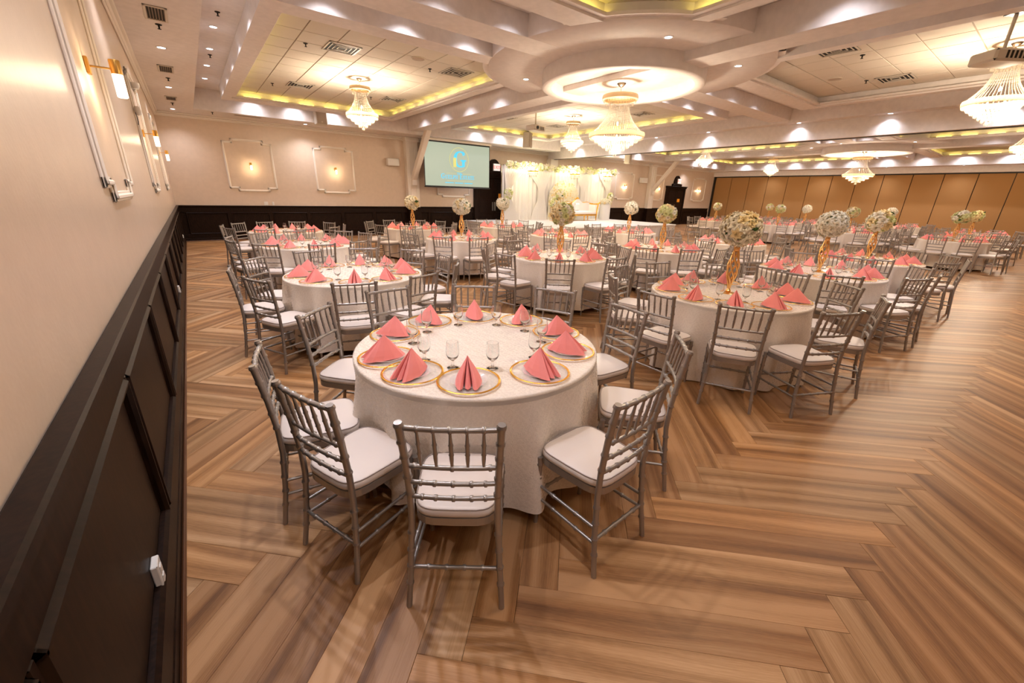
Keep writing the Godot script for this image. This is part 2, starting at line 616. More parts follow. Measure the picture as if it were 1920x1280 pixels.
# a stepped wall-panel moulding, w wide from y0 to y1, as strips along a polygon
func wall_moulding(called: String, p0: Vector3, d: Vector3, n: Vector3, w: float, y0: float, y1: float, label: String) -> void:
	var s := 0.24
	var h := 0.085
	var pts := [Vector2(0, y0 + h), Vector2(s, y0 + h), Vector2(s, y0), Vector2(w - s, y0), Vector2(w - s, y0 + h), Vector2(w, y0 + h), Vector2(w, y1 - h), Vector2(w - s, y1 - h), Vector2(w - s, y1), Vector2(s, y1), Vector2(s, y1 - h), Vector2(0, y1 - h)]
	var mb := MB.new()
	var xf := Transform3D(Basis(d, Vector3.UP, n), p0)
	for i in pts.size():
		var a: Vector2 = pts[i]
		var b: Vector2 = pts[(i + 1) % pts.size()]
		var lo := Vector2(minf(a.x, b.x), minf(a.y, b.y))
		var hi := Vector2(maxf(a.x, b.x), maxf(a.y, b.y))
		mb.cham(Vector3(lo.x - 0.033, lo.y - 0.033, 0), Vector3(hi.x + 0.033, hi.y + 0.033, 0.018), 0.006, xf)
		mb.cham(Vector3(lo.x - 0.016, lo.y - 0.016, 0.016), Vector3(hi.x + 0.016, hi.y + 0.016, 0.034), 0.010, xf)
	struct(called, mb.mesh(), mats.trim_paint, label)

func sconce(p: Vector3, n: Vector3, label: String) -> void:
	var t := thing("wall_sconce", label, "sconce", p, atan2(n.x, n.z), "brass wall sconces")
	var k := "sconce"
	if not meshes.has(k):
		meshes[k] = [MB.new().cham(Vector3(-0.03, -0.05, 0), Vector3(0.03, 0.05, 0.022), 0.004).mesh(),
			MB.new().tube([Vector3(0, 0, 0.02), Vector3(0, 0, 0.135)], [0.006, 0.006], 8).mesh(),
			MB.new().lathe([Vector2(0, 0.055), Vector2(0.029, 0.055), Vector2(0.031, 0.05), Vector2(0.031, -0.03), Vector2(0, -0.03)], 20, Vector3(0, 0, 0.15)).mesh(),
			MB.new().lathe([Vector2(0, -0.030), Vector2(0.0295, -0.030), Vector2(0.0295, -0.165), Vector2(0.024, -0.17), Vector2(0, -0.17)], 20, Vector3(0, 0, 0.15)).mesh()]
	put("back_plate", meshes[k][0], mats.brass, t)
	put("arm", meshes[k][1], mats.brass, t)
	put("lamp_cap", meshes[k][2], mats.brass, t)
	put("lamp_glass", meshes[k][3], mats.sconce_glass, t)
	omni(Vector3(0, -0.1, 0.15), 0.16, Color(1.0, 0.87, 0.70), 0.03, t)

func build_left_wall() -> void:
	wainscot("trim_1", Vector3(WL, 0, WF), Vector3(0, 0, -1), Vector3(1, 0, 0), WF - WB, WF + 2.23 - 1.36 * 5, 1.36, 1.27, 0.27, 0.90, "dark espresso wainscot panelling along the side wall")
	# crown moulding
	var cr := MB.new()
	cr.cham(Vector3(WL, 3.63, WB), Vector3(WL + 0.03, 3.66, WF), 0.01)
	cr.cham(Vector3(WL, 3.66, WB), Vector3(WL + 0.06, 3.71, WF), 0.02)
	cr.cham(Vector3(WL, 3.71, WB), Vector3(WL + 0.10, SOF, WF), 0.012)
	struct("trim_2", cr.mesh(), mats.trim_paint, "stepped crown moulding along the side wall")
	var zs := [-3.43, -8.05, -12.72, 1.25]
	var where := ["first brass sconce along the side wall, largest and closest to camera", "second brass sconce along the side wall", "third brass sconce along the side wall, deepest in the room", "brass sconce on the side wall behind the camera"]
	for i in zs.size():
		wall_moulding("trim_%d" % (3 + i), Vector3(WL, 0, zs[i]), Vector3(0, 0, -1), Vector3(1, 0, 0), 1.42, 1.61, 3.15, "cream stepped panel moulding framing a sconce on the side wall")
		sconce(Vector3(WL, 2.42, zs[i] - 0.78), Vector3(1, 0, 0), where[i])
	# outlets low on the wainscot
	var ol := [[-1.70, "white outlet plate low on the dark wainscot closest to camera"], [-7.32, "white outlet plate low on the dark wainscot halfway along"], [-15.4, "white outlet plate low on the dark wainscot near the far corner"]]
	for a in ol:
		var t := thing("outlet_plate", a[1], "outlet", Vector3(WL + 0.034, 0.30, a[0]), PI / 2, "outlets along the side wall")
		put("plate", MB.new().cham(Vector3(-0.036, -0.058, -0.016), Vector3(0.036, 0.058, 0.006), 0.003).mesh(), mats.white_plastic, t)
		for s in [-1.0, 1.0]:
			put("socket", MB.new().cham(Vector3(-0.017, s * 0.022 - 0.015, 0.004), Vector3(0.017, s * 0.022 + 0.015, 0.010), 0.003).mesh(), mats.white_plastic, t)
	# security camera and the small lamp below it
	var c := thing("security_camera", "white dome security camera high on the side wall", "camera", Vector3(WL, 2.95, -8.15), PI / 2)
	put("bracket", MB.new().cham(Vector3(-0.05, -0.05, 0), Vector3(0.05, 0.05, 0.04), 0.01).mesh(), mats.white_plastic, c)
	put("dome", MB.new().lathe([Vector2(0, -0.05), Vector2(0.035, -0.04), Vector2(0.05, 0.0), Vector2(0.05, 0.03), Vector2(0, 0.035)], 18, Vector3(0, 0, 0.08)).mesh(), mats.white_plastic, c)
	var d := thing("wall_speaker_bracket", "round white fixture with a loose black cable under the security camera", "fixture", Vector3(WL, 2.62, -7.95), PI / 2)
	put("housing", MB.new().lathe([Vector2(0, -0.06), Vector2(0.03, -0.055), Vector2(0.045, 0.0), Vector2(0.03, 0.05), Vector2(0, 0.055)], 18, Vector3(0, 0, 0.05)).mesh(), mats.white_plastic, d)
	put("cable", MB.new().tube([Vector3(-0.03, -0.03, 0.02), Vector3(-0.07, -0.08, 0.03), Vector3(-0.06, -0.14, 0.03), Vector3(0.0, -0.17, 0.02)], [0.005, 0.005, 0.005, 0.005], 6).mesh(), mats.black_plastic, d)

# ------------------------------------------------------------------ back wall
func build_back_wall() -> void:
	wainscot("trim_7", Vector3(WL + 0.03, 0, WB), Vector3(1, 0, 0), Vector3(0, 0, 1), 10.55 - WL, 0.20, 1.22, 1.06, 0.25, 0.86, "dark espresso wainscot panelling along the end wall")
	wainscot("trim_8", Vector3(12.88, 0, WB), Vector3(1, 0, 0), Vector3(0, 0, 1), 12.9, 0.20, 1.22, 1.06, 0.25, 0.86, "dark espresso wainscot panelling behind the stage")
	wainscot("trim_9", Vector3(28.15, 0, WB), Vector3(1, 0, 0), Vector3(0, 0, 1), 3.5, 0.20, 1.22, 1.06, 0.25, 0.86, "dark espresso wainscot between the far door and the partition")
	var cr := MB.new()
	cr.cham(Vector3(WL, 3.63, WB), Vector3(WR, 3.66, WB + 0.03), 0.01)
	cr.cham(Vector3(WL, 3.66, WB), Vector3(WR, 3.71, WB + 0.06), 0.02)
	cr.cham(Vector3(WL, 3.71, WB), Vector3(WR, SOF, WB + 0.10), 0.012)
	struct("trim_10", cr.mesh(), mats.trim_paint, "stepped crown moulding along the end wall")
	var xs := [[1.16, 1.35, 1.6, "brass sconce on the end wall, first from the side wall corner", 11], [3.86, 1.35, 1.6, "brass sconce on the end wall, second from the side wall corner", 12], [8.75, 1.6, 1.55, "", 13], [20.6, 1.7, 1.62, "brass sconce on the end wall to the right of the stage", 14], [24.3, 1.2, 1.62, "brass sconce on the end wall between brace and far door", 15], [29.1, 1.7, 1.62, "brass sconce on the end wall between far door and partition", 16]]
	for a in xs:
		wall_moulding("trim_%d" % a[4], Vector3(a[0], 0, WB), Vector3(1, 0, 0), Vector3(0, 0, 1), a[1], a[2], 3.15, "cream stepped panel moulding on the end wall")
		if a[3]: sconce(Vector3(a[0] + a[1] / 2, 2.42, WB), Vector3(0, 0, 1), a[3])
	# pilasters with a knee brace up to the beam
	for a in [[7.28, 0], [23.7, 1]]:
		var px: float = a[0]
		var pil := struct("trim_%d" % (17 + a[1]), bx(px, px + 0.5, 0, SOF, WB, WB + 0.26, 0.01), mats.trim_paint, "cream pilaster on the end wall under the ceiling beam")
		put("plinth", bx(px - 0.012, px + 0.512, 0.0, 1.10, WB, WB + 0.275, 0.01), mats.espresso, pil)
		put("capital", bx(px - 0.05, px + 0.55, 3.60, SOF, WB, WB + 0.32, 0.02), mats.trim_paint, pil)
		var inset := MB.new()
		for s in [[0.12, 0.15, 1.3, 3.4], [0.35, 0.38, 1.3, 3.4], [0.12, 0.38, 1.27, 1.3], [0.12, 0.38, 3.4, 3.43]]:
			inset.cham(Vector3(px + s[0], s[2], WB + 0.255), Vector3(px + s[1], s[3], WB + 0.275), 0.006)
		put("inset_moulding", inset.mesh(), mats.trim_paint, pil)
		var p0 := Vector3(px + 0.25, 2.2, WB + 0.30)
		var p1 := Vector3(px + 0.25, 3.92, -15.25)
		var dir := (p1 - p0).normalized()
		var xf := Transform3D(Basis(Vector3.RIGHT, dir, Vector3.RIGHT.cross(dir)), p0)
		put("knee_brace", MB.new().cham(Vector3(-0.10, -0.05, -0.10), Vector3(0.10, p0.distance_to(p1), 0.10), 0.01, xf).mesh(), mats.trim_paint, pil)
		put("brace_foot", bx(px + 0.14, px + 0.36, 1.95, 2.32, WB + 0.25, WB + 0.40, 0.015), mats.trim_paint, pil)
	struct("trim_19", bx(15.0, 15.5, 0, 3.46, WB, WB + 0.35, 0.01), mats.trim_paint, "cream pilaster under the ceiling header behind the floral backdrop")
	door("door_1", 10.6, 12.78, 2.42, "dark panelled double door beside the projection screen")
	door("door_2", 25.85, 28.1, 2.40, "dark panelled double door on the end wall of the far hall")
	# projection screen
	var sc := thing("projection_screen", "white pull-down projection screen showing a cyan and gold monogram", "screen", Vector3(7.70, 0.0, -16.1))
	sc.scale = Vector3.ONE
	put("case", MB.new().cham(Vector3(-0.06, 3.655, -0.06), Vector3(3.20, 3.745, 0.06), 0.02).mesh(), mats.trim_paint, sc)
	put("black_masking", MB.new().cham(Vector3(0, 1.93, -0.012), Vector3(3.14, 3.66, 0.0), 0.002).mesh(), mats.black_plastic, sc)
	put("screen_surface", MB.new().cham(Vector3(0.03, 1.975, 0.0), Vector3(3.11, 3.60, 0.004), 0.001).mesh(), mats.screen_glow, sc)
	put("bottom_bar", MB.new().tube([Vector3(-0.02, 1.925, 0), Vector3(3.16, 1.925, 0)], [0.02, 0.02], 8).mesh(), mats.black_plastic, sc)
	var font := SystemFont.new()
	font.font_names = PackedStringArray(["Droid Serif"])
	font.font_weight = 700
	words(sc, font, "G", 0.62, Vector3(1.62, 3.02, 0.006), mats.screen_cyan)
	words(sc, font, "THE", 0.085, Vector3(1.60, 2.475, 0.006), mats.screen_cyan)
	var pen := 0.74
	for w in [["G", 0.20, 0.02], ["UELPH", 0.145, 0.09], ["E", 0.20, 0.02], ["STATE", 0.145, 0.0]]:
		var o := words(sc, font, w[0], w[1], Vector3.ZERO, mats.screen_cyan)
		var bb: AABB = o.mesh.get_aabb()
		var k := 0.86
		o.scale = Vector3(k, 1, 1)
		o.position = Vector3(pen - bb.position.x * k, 2.26 - bb.position.y, 0.006)
		pen += bb.size.x * k + w[2]
	var path := []
	var rad := []
	for i in 41:
		var a := TAU * i / 40
		path.append(Vector3(1.60 + 0.45 * cos(a), 3.01 + 0.46 * sin(a), 0.006)); rad.append(0.009)
	put("logo_ring", MB.new().tube(path, rad, 6, false).mesh(), mats.screen_yellow, sc)
	put("logo_column", MB.new().cham(Vector3(1.32, 2.72, 0.004), Vector3(1.46, 3.08, 0.013), 0.001).mesh(), mats.screen_yellow, sc)
	for r in [[1.0, 2.25, 2.19], [1.0, 1.44, 2.475], [1.76, 2.2, 2.475]]:
		put("logo_rule", MB.new().cham(Vector3(r[0], r[2] - 0.004, 0.004), Vector3(r[1], r[2] + 0.004, 0.007), 0.001).mesh(), mats.screen_yellow, sc)
	var dash := MB.new()
	for i in 24:
		if i % 8 == 7: continue
		dash.cham(Vector3(0.92 + i * 0.058, 2.09, 0.004), Vector3(0.92 + i * 0.058 + 0.046, 2.125, 0.007), 0.001)
	tag(put("tagline", dash.mesh(), mats.screen_cyan, sc), "", "", "", "stuff")
	# wall bits
	var sp := thing("wall_speaker", "small white loudspeaker box on the end wall beside the pilaster", "speaker", Vector3(6.5, 2.66, WB))
	put("cabinet", MB.new().cham(Vector3(0, 0, 0.02), Vector3(0.48, 0.27, 0.24), 0.02).mesh(), mats.white_plastic, sp)
	put("bracket", MB.new().box(Vector3(0.2, 0.08, 0), Vector3(0.28, 0.2, 0.03)).mesh(), mats.white_plastic, sp)
	var sp2 := thing("wall_speaker", "small white loudspeaker box on the end wall beside the far pilaster", "speaker", Vector3(22.8, 2.62, WB))
	put("cabinet", MB.new().cham(Vector3(0, 0, 0.02), Vector3(0.62, 0.3, 0.24), 0.02).mesh(), mats.white_plastic, sp2)
	put("bracket", MB.new().box(Vector3(0.2, 0.08, 0), Vector3(0.28, 0.2, 0.03)).mesh(), mats.white_plastic, sp2)
	for a in [[2.10, "wide white switch plate above the end wall wainscot", 0.12], [2.32, "narrow white switch plate above the end wall wainscot", 0.06]]:
		var t := thing("switch_plate", a[1], "switch", Vector3(a[0], 1.19, WB))
		put("plate", MB.new().cham(Vector3(-a[2] / 2, -0.06, 0), Vector3(a[2] / 2, 0.06, 0.008), 0.003).mesh(), mats.white_plastic, t)
		put("rocker", MB.new().cham(Vector3(-0.014, -0.028, 0.006), Vector3(0.014, 0.028, 0.014), 0.003).mesh(), mats.white_plastic, t)
	var ex := thing("fire_extinguisher", "red fire extinguisher standing by the dark double door", "extinguisher", Vector3(9.85, 0.35, WB + 0.13))
	put("cylinder", MB.new().lathe([Vector2(0, 0), Vector2(0.07, 0), Vector2(0.075, 0.02), Vector2(0.075, 0.36), Vector2(0.05, 0.42), Vector2(0.025, 0.44), Vector2(0, 0.44)], 16).mesh(), mats.red_paint, ex)
	put("valve", MB.new().cham(Vector3(-0.03, 0.43, -0.03), Vector3(0.03, 0.49, 0.03), 0.008).mesh(), mats.chrome, ex)
	put("label_band", MB.new().lathe([Vector2(0.0765, 0.15), Vector2(0.0765, 0.28)], 16).mesh(), mats.white_plastic, ex)
	put("wall_bracket", MB.new().box(Vector3(-0.03, 0.2, -0.14), Vector3(0.03, 0.3, -0.07)).mesh(), mats.chrome, ex)

func words(parent: Node, font: Font, text: String, height: float, p: Vector3, m: Material) -> MeshInstance3D:
	var tm := TextMesh.new()
	tm.text = text
	tm.font = font
	tm.font_size = 64
	tm.pixel_size = height / 46.0
	tm.depth = 0.003
	tm.material = m
	var o := MeshInstance3D.new()
	o.mesh = tm
	o.name = "lettering"
	o.position = p
	parent.add_child(o, true)
	return o

func door(called: String, x0: float, x1: float, h: float, label: String) -> void:
	var o := struct(called, bx(x0, x1, 0, h, WB, WB + 0.03), mats.espresso, label)
	var e: Material = mats.espresso
	put("jamb", bx(x0 - 0.02, x0 + 0.13, 0, h, WB, WB + 0.11, 0.01), e, o)
	put("jamb", bx(x1 - 0.13, x1 + 0.02, 0, h, WB, WB + 0.11, 0.01), e, o)
	put("cornice", bx(x0 - 0.06, x1 + 0.06, h, h + 0.10, WB, WB + 0.15, 0.02), e, o)
	put("cornice", bx(x0 - 0.10, x1 + 0.10, h + 0.10, h + 0.15, WB, WB + 0.19, 0.015), e, o)
	var cx := (x0 + x1) / 2.0
	put("pediment", bx(cx - 0.55, cx + 0.55, h + 0.15, h + 0.30, WB, WB + 0.14, 0.03), e, o)
	var arch := PackedVector2Array()
	for i in 17:
		var a := PI * i / 16
		arch.append(Vector2(cx + 0.36 * cos(a), h + 0.30 + 0.52 * sin(a)))
	put("arch_crest", MB.new().prism(arch, Vector3(0, 0, WB), Vector3.RIGHT, Vector3.UP, Vector3(0, 0, 0.10)).mesh(), e, o)
	for s in 2:
		var a := x0 + 0.14 if s == 0 else cx + 0.006
		var b := cx - 0.006 if s == 0 else x1 - 0.14
		var leaf := put("door_leaf", bx(a, b, 0.01, h - 0.02, WB + 0.03, WB + 0.07, 0.005), e, o)
		for yy in [[0.18, 0.75], [0.87, 1.45], [1.57, h - 0.18]]:
			put("raised_panel", bx(a + 0.14, b - 0.14, yy[0], yy[1], WB + 0.06, WB + 0.085, 0.02), e, leaf)
		var hx := b - 0.10 if s == 0 else a + 0.02
		put("push_plate", bx(hx, hx + 0.08, 0.95, 1.35, WB + 0.07, WB + 0.078, 0.002), mats.chrome, leaf)
	var sg := thing("door_sign", "small orange sign on %s" % ("the dark door beside the screen" if called == "door_1" else "the dark door of the far hall"), "sign", Vector3(cx + 0.42, 1.63, WB + 0.085))
	put("plate", MB.new().cham(Vector3(-0.15, -0.10, 0), Vector3(0.15, 0.10, 0.008), 0.002).mesh(), mats.sign_orange, sg)
	put("frame", MB.new().cham(Vector3(-0.16, -0.11, -0.002), Vector3(0.16, 0.11, 0.003), 0.002).mesh(), mats.brass, sg)
	var es := thing("exit_sign", "lit exit sign with red letters on the arch over %s" % ("the door beside the screen" if called == "door_1" else "the far hall door"), "sign", Vector3(cx + 0.10, h + 0.47, WB + 0.14))
	put("sign_case", MB.new().cham(Vector3(-0.19, -0.16, -0.04), Vector3(0.19, 0.16, 0.03), 0.01).mesh(), mats.white_plastic, es)
	put("sign_face", MB.new().cham(Vector3(-0.175, -0.145, 0.03), Vector3(0.175, 0.145, 0.034), 0.001).mesh(), mats.exit_face, es)
	var font := SystemFont.new()
	font.font_names = PackedStringArray(["Droid Sans"])
	font.font_weight = 700
	words(es, font, "EXIT", 0.14, Vector3(0, 0, 0.035), mats.exit_red)

# ------------------------------------------------------------------ folding partition at the far side
func build_partition() -> void:
	var o := struct("wall_right", bx(WR + 0.10, WR + 0.3, -0.2, 4.6, WB - 0.3, WF + 0.3), mats.black_track, "tan fabric folding partition wall of tall panels")
	var z := -15.79 - 1.236
	while z < WF - 0.1:
		put("panel", bx(WR, WR + 0.09, 0.02, 3.31, z + 0.016, minf(z + 1.22, WF), 0.006), mats.partition_fabric, o)
		z += 1.236
	put("track", bx(WR - 0.05, WR + 0.12, 3.32, 3.37, WB, WF), mats.black_track, o)
	put("jamb", bx(WR - 0.16, WR + 0.12, 0.0, 3.37, WB, WB + 0.10), mats.black_track, o)
	put("bulkhead", bx(WR - 0.28, WR + 0.12, 3.37, CHN, WB, WF), mats.ceiling_paint, o)

# ------------------------------------------------------------------ ceiling
func build_ceiling() -> void:
	var p: Material = mats.ceiling_paint
	var ce := struct("ceiling", bx(WL - 0.3, WR + 0.3, CHN, CHN + 0.2, WB - 0.3, WF + 0.3), p, "white coffered ceiling with beams and lit trays")
	put("soffit", bx(WL, 0.55, SOF, CHN, WB, WF, 0.004), p, ce)
	put("soffit", bx(0.55, 14.8, SOF, CHN, WB, -15.85, 0.004), p, ce)
	put("soffit", bx(0.55, 14.8, SOF, CHN, 3.45, WF, 0.004), p, ce)
	put("soffit", bx(14.75, 15.1, 3.93, CHN, WB, WF, 0.004), p, ce)
	put("header", bx(15.1, 15.42, 3.45, CHN, WB, WF, 0.006), p, ce)
	put("header_track", bx(15.2, 15.32, 3.435, 3.452, WB, WF), mats.black_track, ce)
	hall(ce, false)
	# far hall, the same layout mirrored
	put("soffit", bx(hx2(0.55), WR, SOF - 0.08, CHN, WB, WF, 0.004), p, ce)
	put("soffit", bx(15.42, hx2(0.55), SOF, CHN, WB, -15.85, 0.004), p, ce)
	put("soffit", bx(15.42, hx2(0.55), SOF, CHN, 3.45, WF, 0.004), p, ce)
	put("soffit", bx(15.42, 15.8, 3.93, CHN, WB, WF, 0.004), p, ce)
	hall(ce, true)

func hx2(x: float) -> float:
	return 15.42 + (15.1 - x) * 1.065

func hall(ce: Node, far: bool) -> void:
	var p: Material = mats.ceiling_paint
	var X := func(x: float) -> float: return hx2(x) if far else x
	var cx: float = X.call(7.3)
	var cz := -6.18
	# beams along x and z, disc and drum
	put("cross_beam", bx(X.call(0.55), X.call(14.75), 3.992, CHN, -6.47, -5.89, 0.005), p, ce)
	put("main_beam", bx(X.call(7.0), X.call(7.55), 3.85, CHN, WB, WF, 0.005), p, ce)
	var disc := MB.new().lathe([Vector2(1.5, 3.996), Vector2(2.645, 3.996), Vector2(2.65, 4.001), Vector2(2.65, CHN)], 96, Vector3(cx, 0, cz))
	put("ceiling_disc", disc.mesh(), p, ce)
	for q in 4:
		var a0 := TAU * q / 4 + 0.36
		put("curved_ledge", MB.new().lathe([Vector2(2.65, 4.03), Vector2(2.75, 4.03), Vector2(2.755, 4.07), Vector2(2.65, 4.075)], 24, Vector3(cx, 0, cz), a0, a0 + 0.85).mesh(), p, ce)
	var drum := MB.new().lathe([Vector2(1.37, 3.96), Vector2(1.37, 3.745), Vector2(1.38, 3.735), Vector2(1.555, 3.735), Vector2(1.565, 3.745), Vector2(1.565, 4.0)], 96, Vector3(cx, 0, cz))
	put("ceiling_drum", drum.mesh(), p, ce)
	put("drum_ceiling", MB.new().lathe([Vector2(0.0, 3.95), Vector2(1.39, 3.95)], 64, Vector3(cx, 0, cz)).mesh(), p, ce)
	# four trays
	for t in [[1.216, 6.17, -15.3, -7.08, 0], [8.5, 13.4, -15.3, -7.08, 1], [8.5, 13.4, -5.15, 3.0, 2], [1.216, 6.17, -5.15, 3.0, 3]]:
		tray(ce, X.call(t[0]), X.call(t[1]), t[2], t[3], far, t[4])

func tray(ce: Node, xa: float, xb: float, z0: float, z1: float, far: bool, which: int) -> void:
	var p: Material = mats.ceiling_paint
	var x0 := minf(xa, xb)
	var x1 := maxf(xa, xb)
	var i0 := x0 + 0.22
	var i1 := x1 - 0.22
	var j0 := z0 + 0.42
	var j1 := z1 - 0.40
	var fr := MB.new()
	fr.box(Vector3(x0, FRM, z0), Vector3(x1, CHN, j0)); fr.box(Vector3(x0, FRM, j1), Vector3(x1, CHN, z1))
	fr.box(Vector3(x0, FRM, j0), Vector3(i0, CHN, j1)); fr.box(Vector3(i1, FRM, j0), Vector3(x1, CHN, j1))
	put("tray_frame", fr.mesh(), p, ce)
	# stepped ledge that hides the light strip
	var ld := MB.new()
	var w := 0.10
	for s in [[i0, i1, j0, j0 + w], [i0, i1, j1 - w, j1], [i0, i0 + w, j0 + w, j1 - w], [i1 - w, i1, j0 + w, j1 - w]]:
		ld.cham(Vector3(s[0], FRM + 0.03, s[2]), Vector3(s[1], FRM + 0.075, s[3]), 0.008)
	put("tray_ledge", ld.mesh(), p, ce)
	var field := put("tile_field", bx(i0, i1, TIL + 0.012, CHN - 0.002, j0, j1), mats.tile_grid, ce)
	# light strips lying on the ledge, and the light they throw up
	var y := FRM + 0.08
	var lit := Color(1.0, 0.88, 0.40)
	for s in [[Vector3((i0 + i1) / 2, y, j0 + 0.05), Vector3.RIGHT, i1 - i0 - 0.3], [Vector3((i0 + i1) / 2, y, j1 - 0.05), Vector3.RIGHT, i1 - i0 - 0.3], [Vector3(i0 + 0.05, y, (j0 + j1) / 2), Vector3.BACK, j1 - j0 - 0.3], [Vector3(i1 - 0.05, y, (j0 + j1) / 2), Vector3.BACK, j1 - j0 - 0.3]]:
		var mid: Vector3 = s[0]
		var al: Vector3 = s[1]
		var len: float = s[2]
		if which == 2 and not far: continue
		var count := int(len / 0.62)
		for q in count:
			var c := mid + al * ((q + 0.5) / count - 0.5) * len
			var h := al * 0.19 + Vector3(0.008, 0.004, 0.008)
			put("led_strip", MB.new().box(c - h, c + h).mesh(), mats.led, ce)
		area(mid + Vector3(0, 0.012, 0), Vector3.UP, al, len, 0.02, E_COVE, lit)
	if far: return
	var k := "tile"
	if not meshes.has(k):
		meshes[k] = MB.new().cham(Vector3(-0.296, 0, -0.296), Vector3(0.296, 0.014, 0.296), 0.003).mesh()
	var nx := int(ceil((i1 - i0) / 0.61))
	var nz := int(ceil((j1 - j0) / 0.61))
	for a in nx:
		for b in nz:
			var lo := Vector2(i0 + a * 0.61, j1 - (b + 1) * 0.61)
			var hi := Vector2(minf(lo.x + 0.61, i1), lo.y + 0.61)
			lo.y = maxf(lo.y, j0)
			if which == 3 and (b < nz - 4): continue
			if hi.x - lo.x < 0.05 or hi.y - lo.y < 0.05: continue
			if hi.x - lo.x > 0.6 and hi.y - lo.y > 0.6:
				put("tile", meshes[k], mats.ceiling_tile, field, at(Vector3((lo.x + hi.x) / 2, TIL, (lo.y + hi.y) / 2)))
			else:
				put("tile", bx(lo.x + 0.006, hi.x - 0.006, TIL, TIL + 0.014, lo.y + 0.006, hi.y - 0.006, 0.004), mats.ceiling_tile, field)

func downlight(p: Vector3, label: String, group: String, energy := E_DOWN, angle := 63.0) -> void:
	var t := thing("recessed_downlight", label, "downlight", p, 0.0, group)
	if not meshes.has("dl_ring"):
		meshes["dl_ring"] = MB.new().lathe([Vector2(0.052, 0.002), Vector2(0.056, -0.006), Vector2(0.075, -0.004), Vector2(0.078, 0.002)], 20).mesh()
		meshes["dl_lens"] = MB.new().lathe([Vector2(0, -0.002), Vector2(0.053, -0.002)], 20).mesh()
	put("trim_ring", meshes["dl_ring"], mats.white_plastic, t)
	put("lens", meshes["dl_lens"], mats.downlight_lens, t)
	spot(p + Vector3(0, -0.012, 0), Vector3.DOWN, energy, COOL, angle, 0.03, 1.0)

func vent(p: Vector3, sx: float, sz: float, label: String, group: String) -> void:
	var t := thing("ceiling_vent", label, "vent", p, 0.0, group)
	put("backing", MB.new().box(Vector3(-sx / 2, -0.002, -sz / 2), Vector3(sx / 2, 0.0, sz / 2)).mesh(), mats.dark_vent, t)
	var f := MB.new()
	for s in [[-sx / 2, sx / 2, -sz / 2, -sz / 2 + 0.03], [-sx / 2, sx / 2, sz / 2 - 0.03, sz / 2], [-sx / 2, -sx / 2 + 0.03, -sz / 2, sz / 2], [sx / 2 - 0.03, sx / 2, -sz / 2, sz / 2]]:
		f.cham(Vector3(s[0], -0.014, s[2]), Vector3(s[1], 0, s[3]), 0.004)
	put("frame", f.mesh(), mats.vent_white, t)
	for i in 7:
		var x := -sx / 2 + sx * (i + 1) / 8.0
		put("slat", MB.new().box(Vector3(x - 0.006, -0.012, -sz / 2 + 0.03), Vector3(x + 0.006, 0, sz / 2 - 0.03)).mesh(), mats.vent_slat, t)

func square_diffuser(p: Vector3, label: String) -> void:
	var t := thing("air_diffuser", label, "vent", p, 0.0, "square air diffusers in the tiled trays")
	put("backing", MB.new().box(Vector3(-0.29, -0.004, -0.29), Vector3(0.29, 0.0, 0.29)).mesh(), mats.dark_vent, t)
	for i in 4:
		var a := 0.29 - i * 0.07
		var f := MB.new()
		var b := 0.028 if i == 0 else 0.014
		for s in [[-a, a, -a, -a + b], [-a, a, a - b, a], [-a, -a + b, -a, a], [a - b, a, -a, a]]:
			f.box(Vector3(s[0], -0.012, s[2]), Vector3(s[1], -0.003, s[3]))
		put("louvre_ring", f.mesh(), mats.vent_white, t)

func sprinkler(p: Vector3, label: String) -> void:
	var t := thing("sprinkler_head", label, "sprinkler", p, 0.0, "sprinkler heads in the ceiling")
	if not meshes.has("sprk"):
		meshes["sprk"] = [MB.new().lathe([Vector2(0.04, 0.0), Vector2(0.036, -0.008), Vector2(0.012, -0.01), Vector2(0.009, -0.05), Vector2(0, -0.05)], 12).mesh(), MB.new().lathe([Vector2(0, -0.05), Vector2(0.022, -0.052), Vector2(0.022, -0.056), Vector2(0, -0.057)], 12).mesh()]
	put("body", meshes["sprk"][0], mats.dark_vent, t)
	put("deflector", meshes["sprk"][1], mats.dark_vent, t)

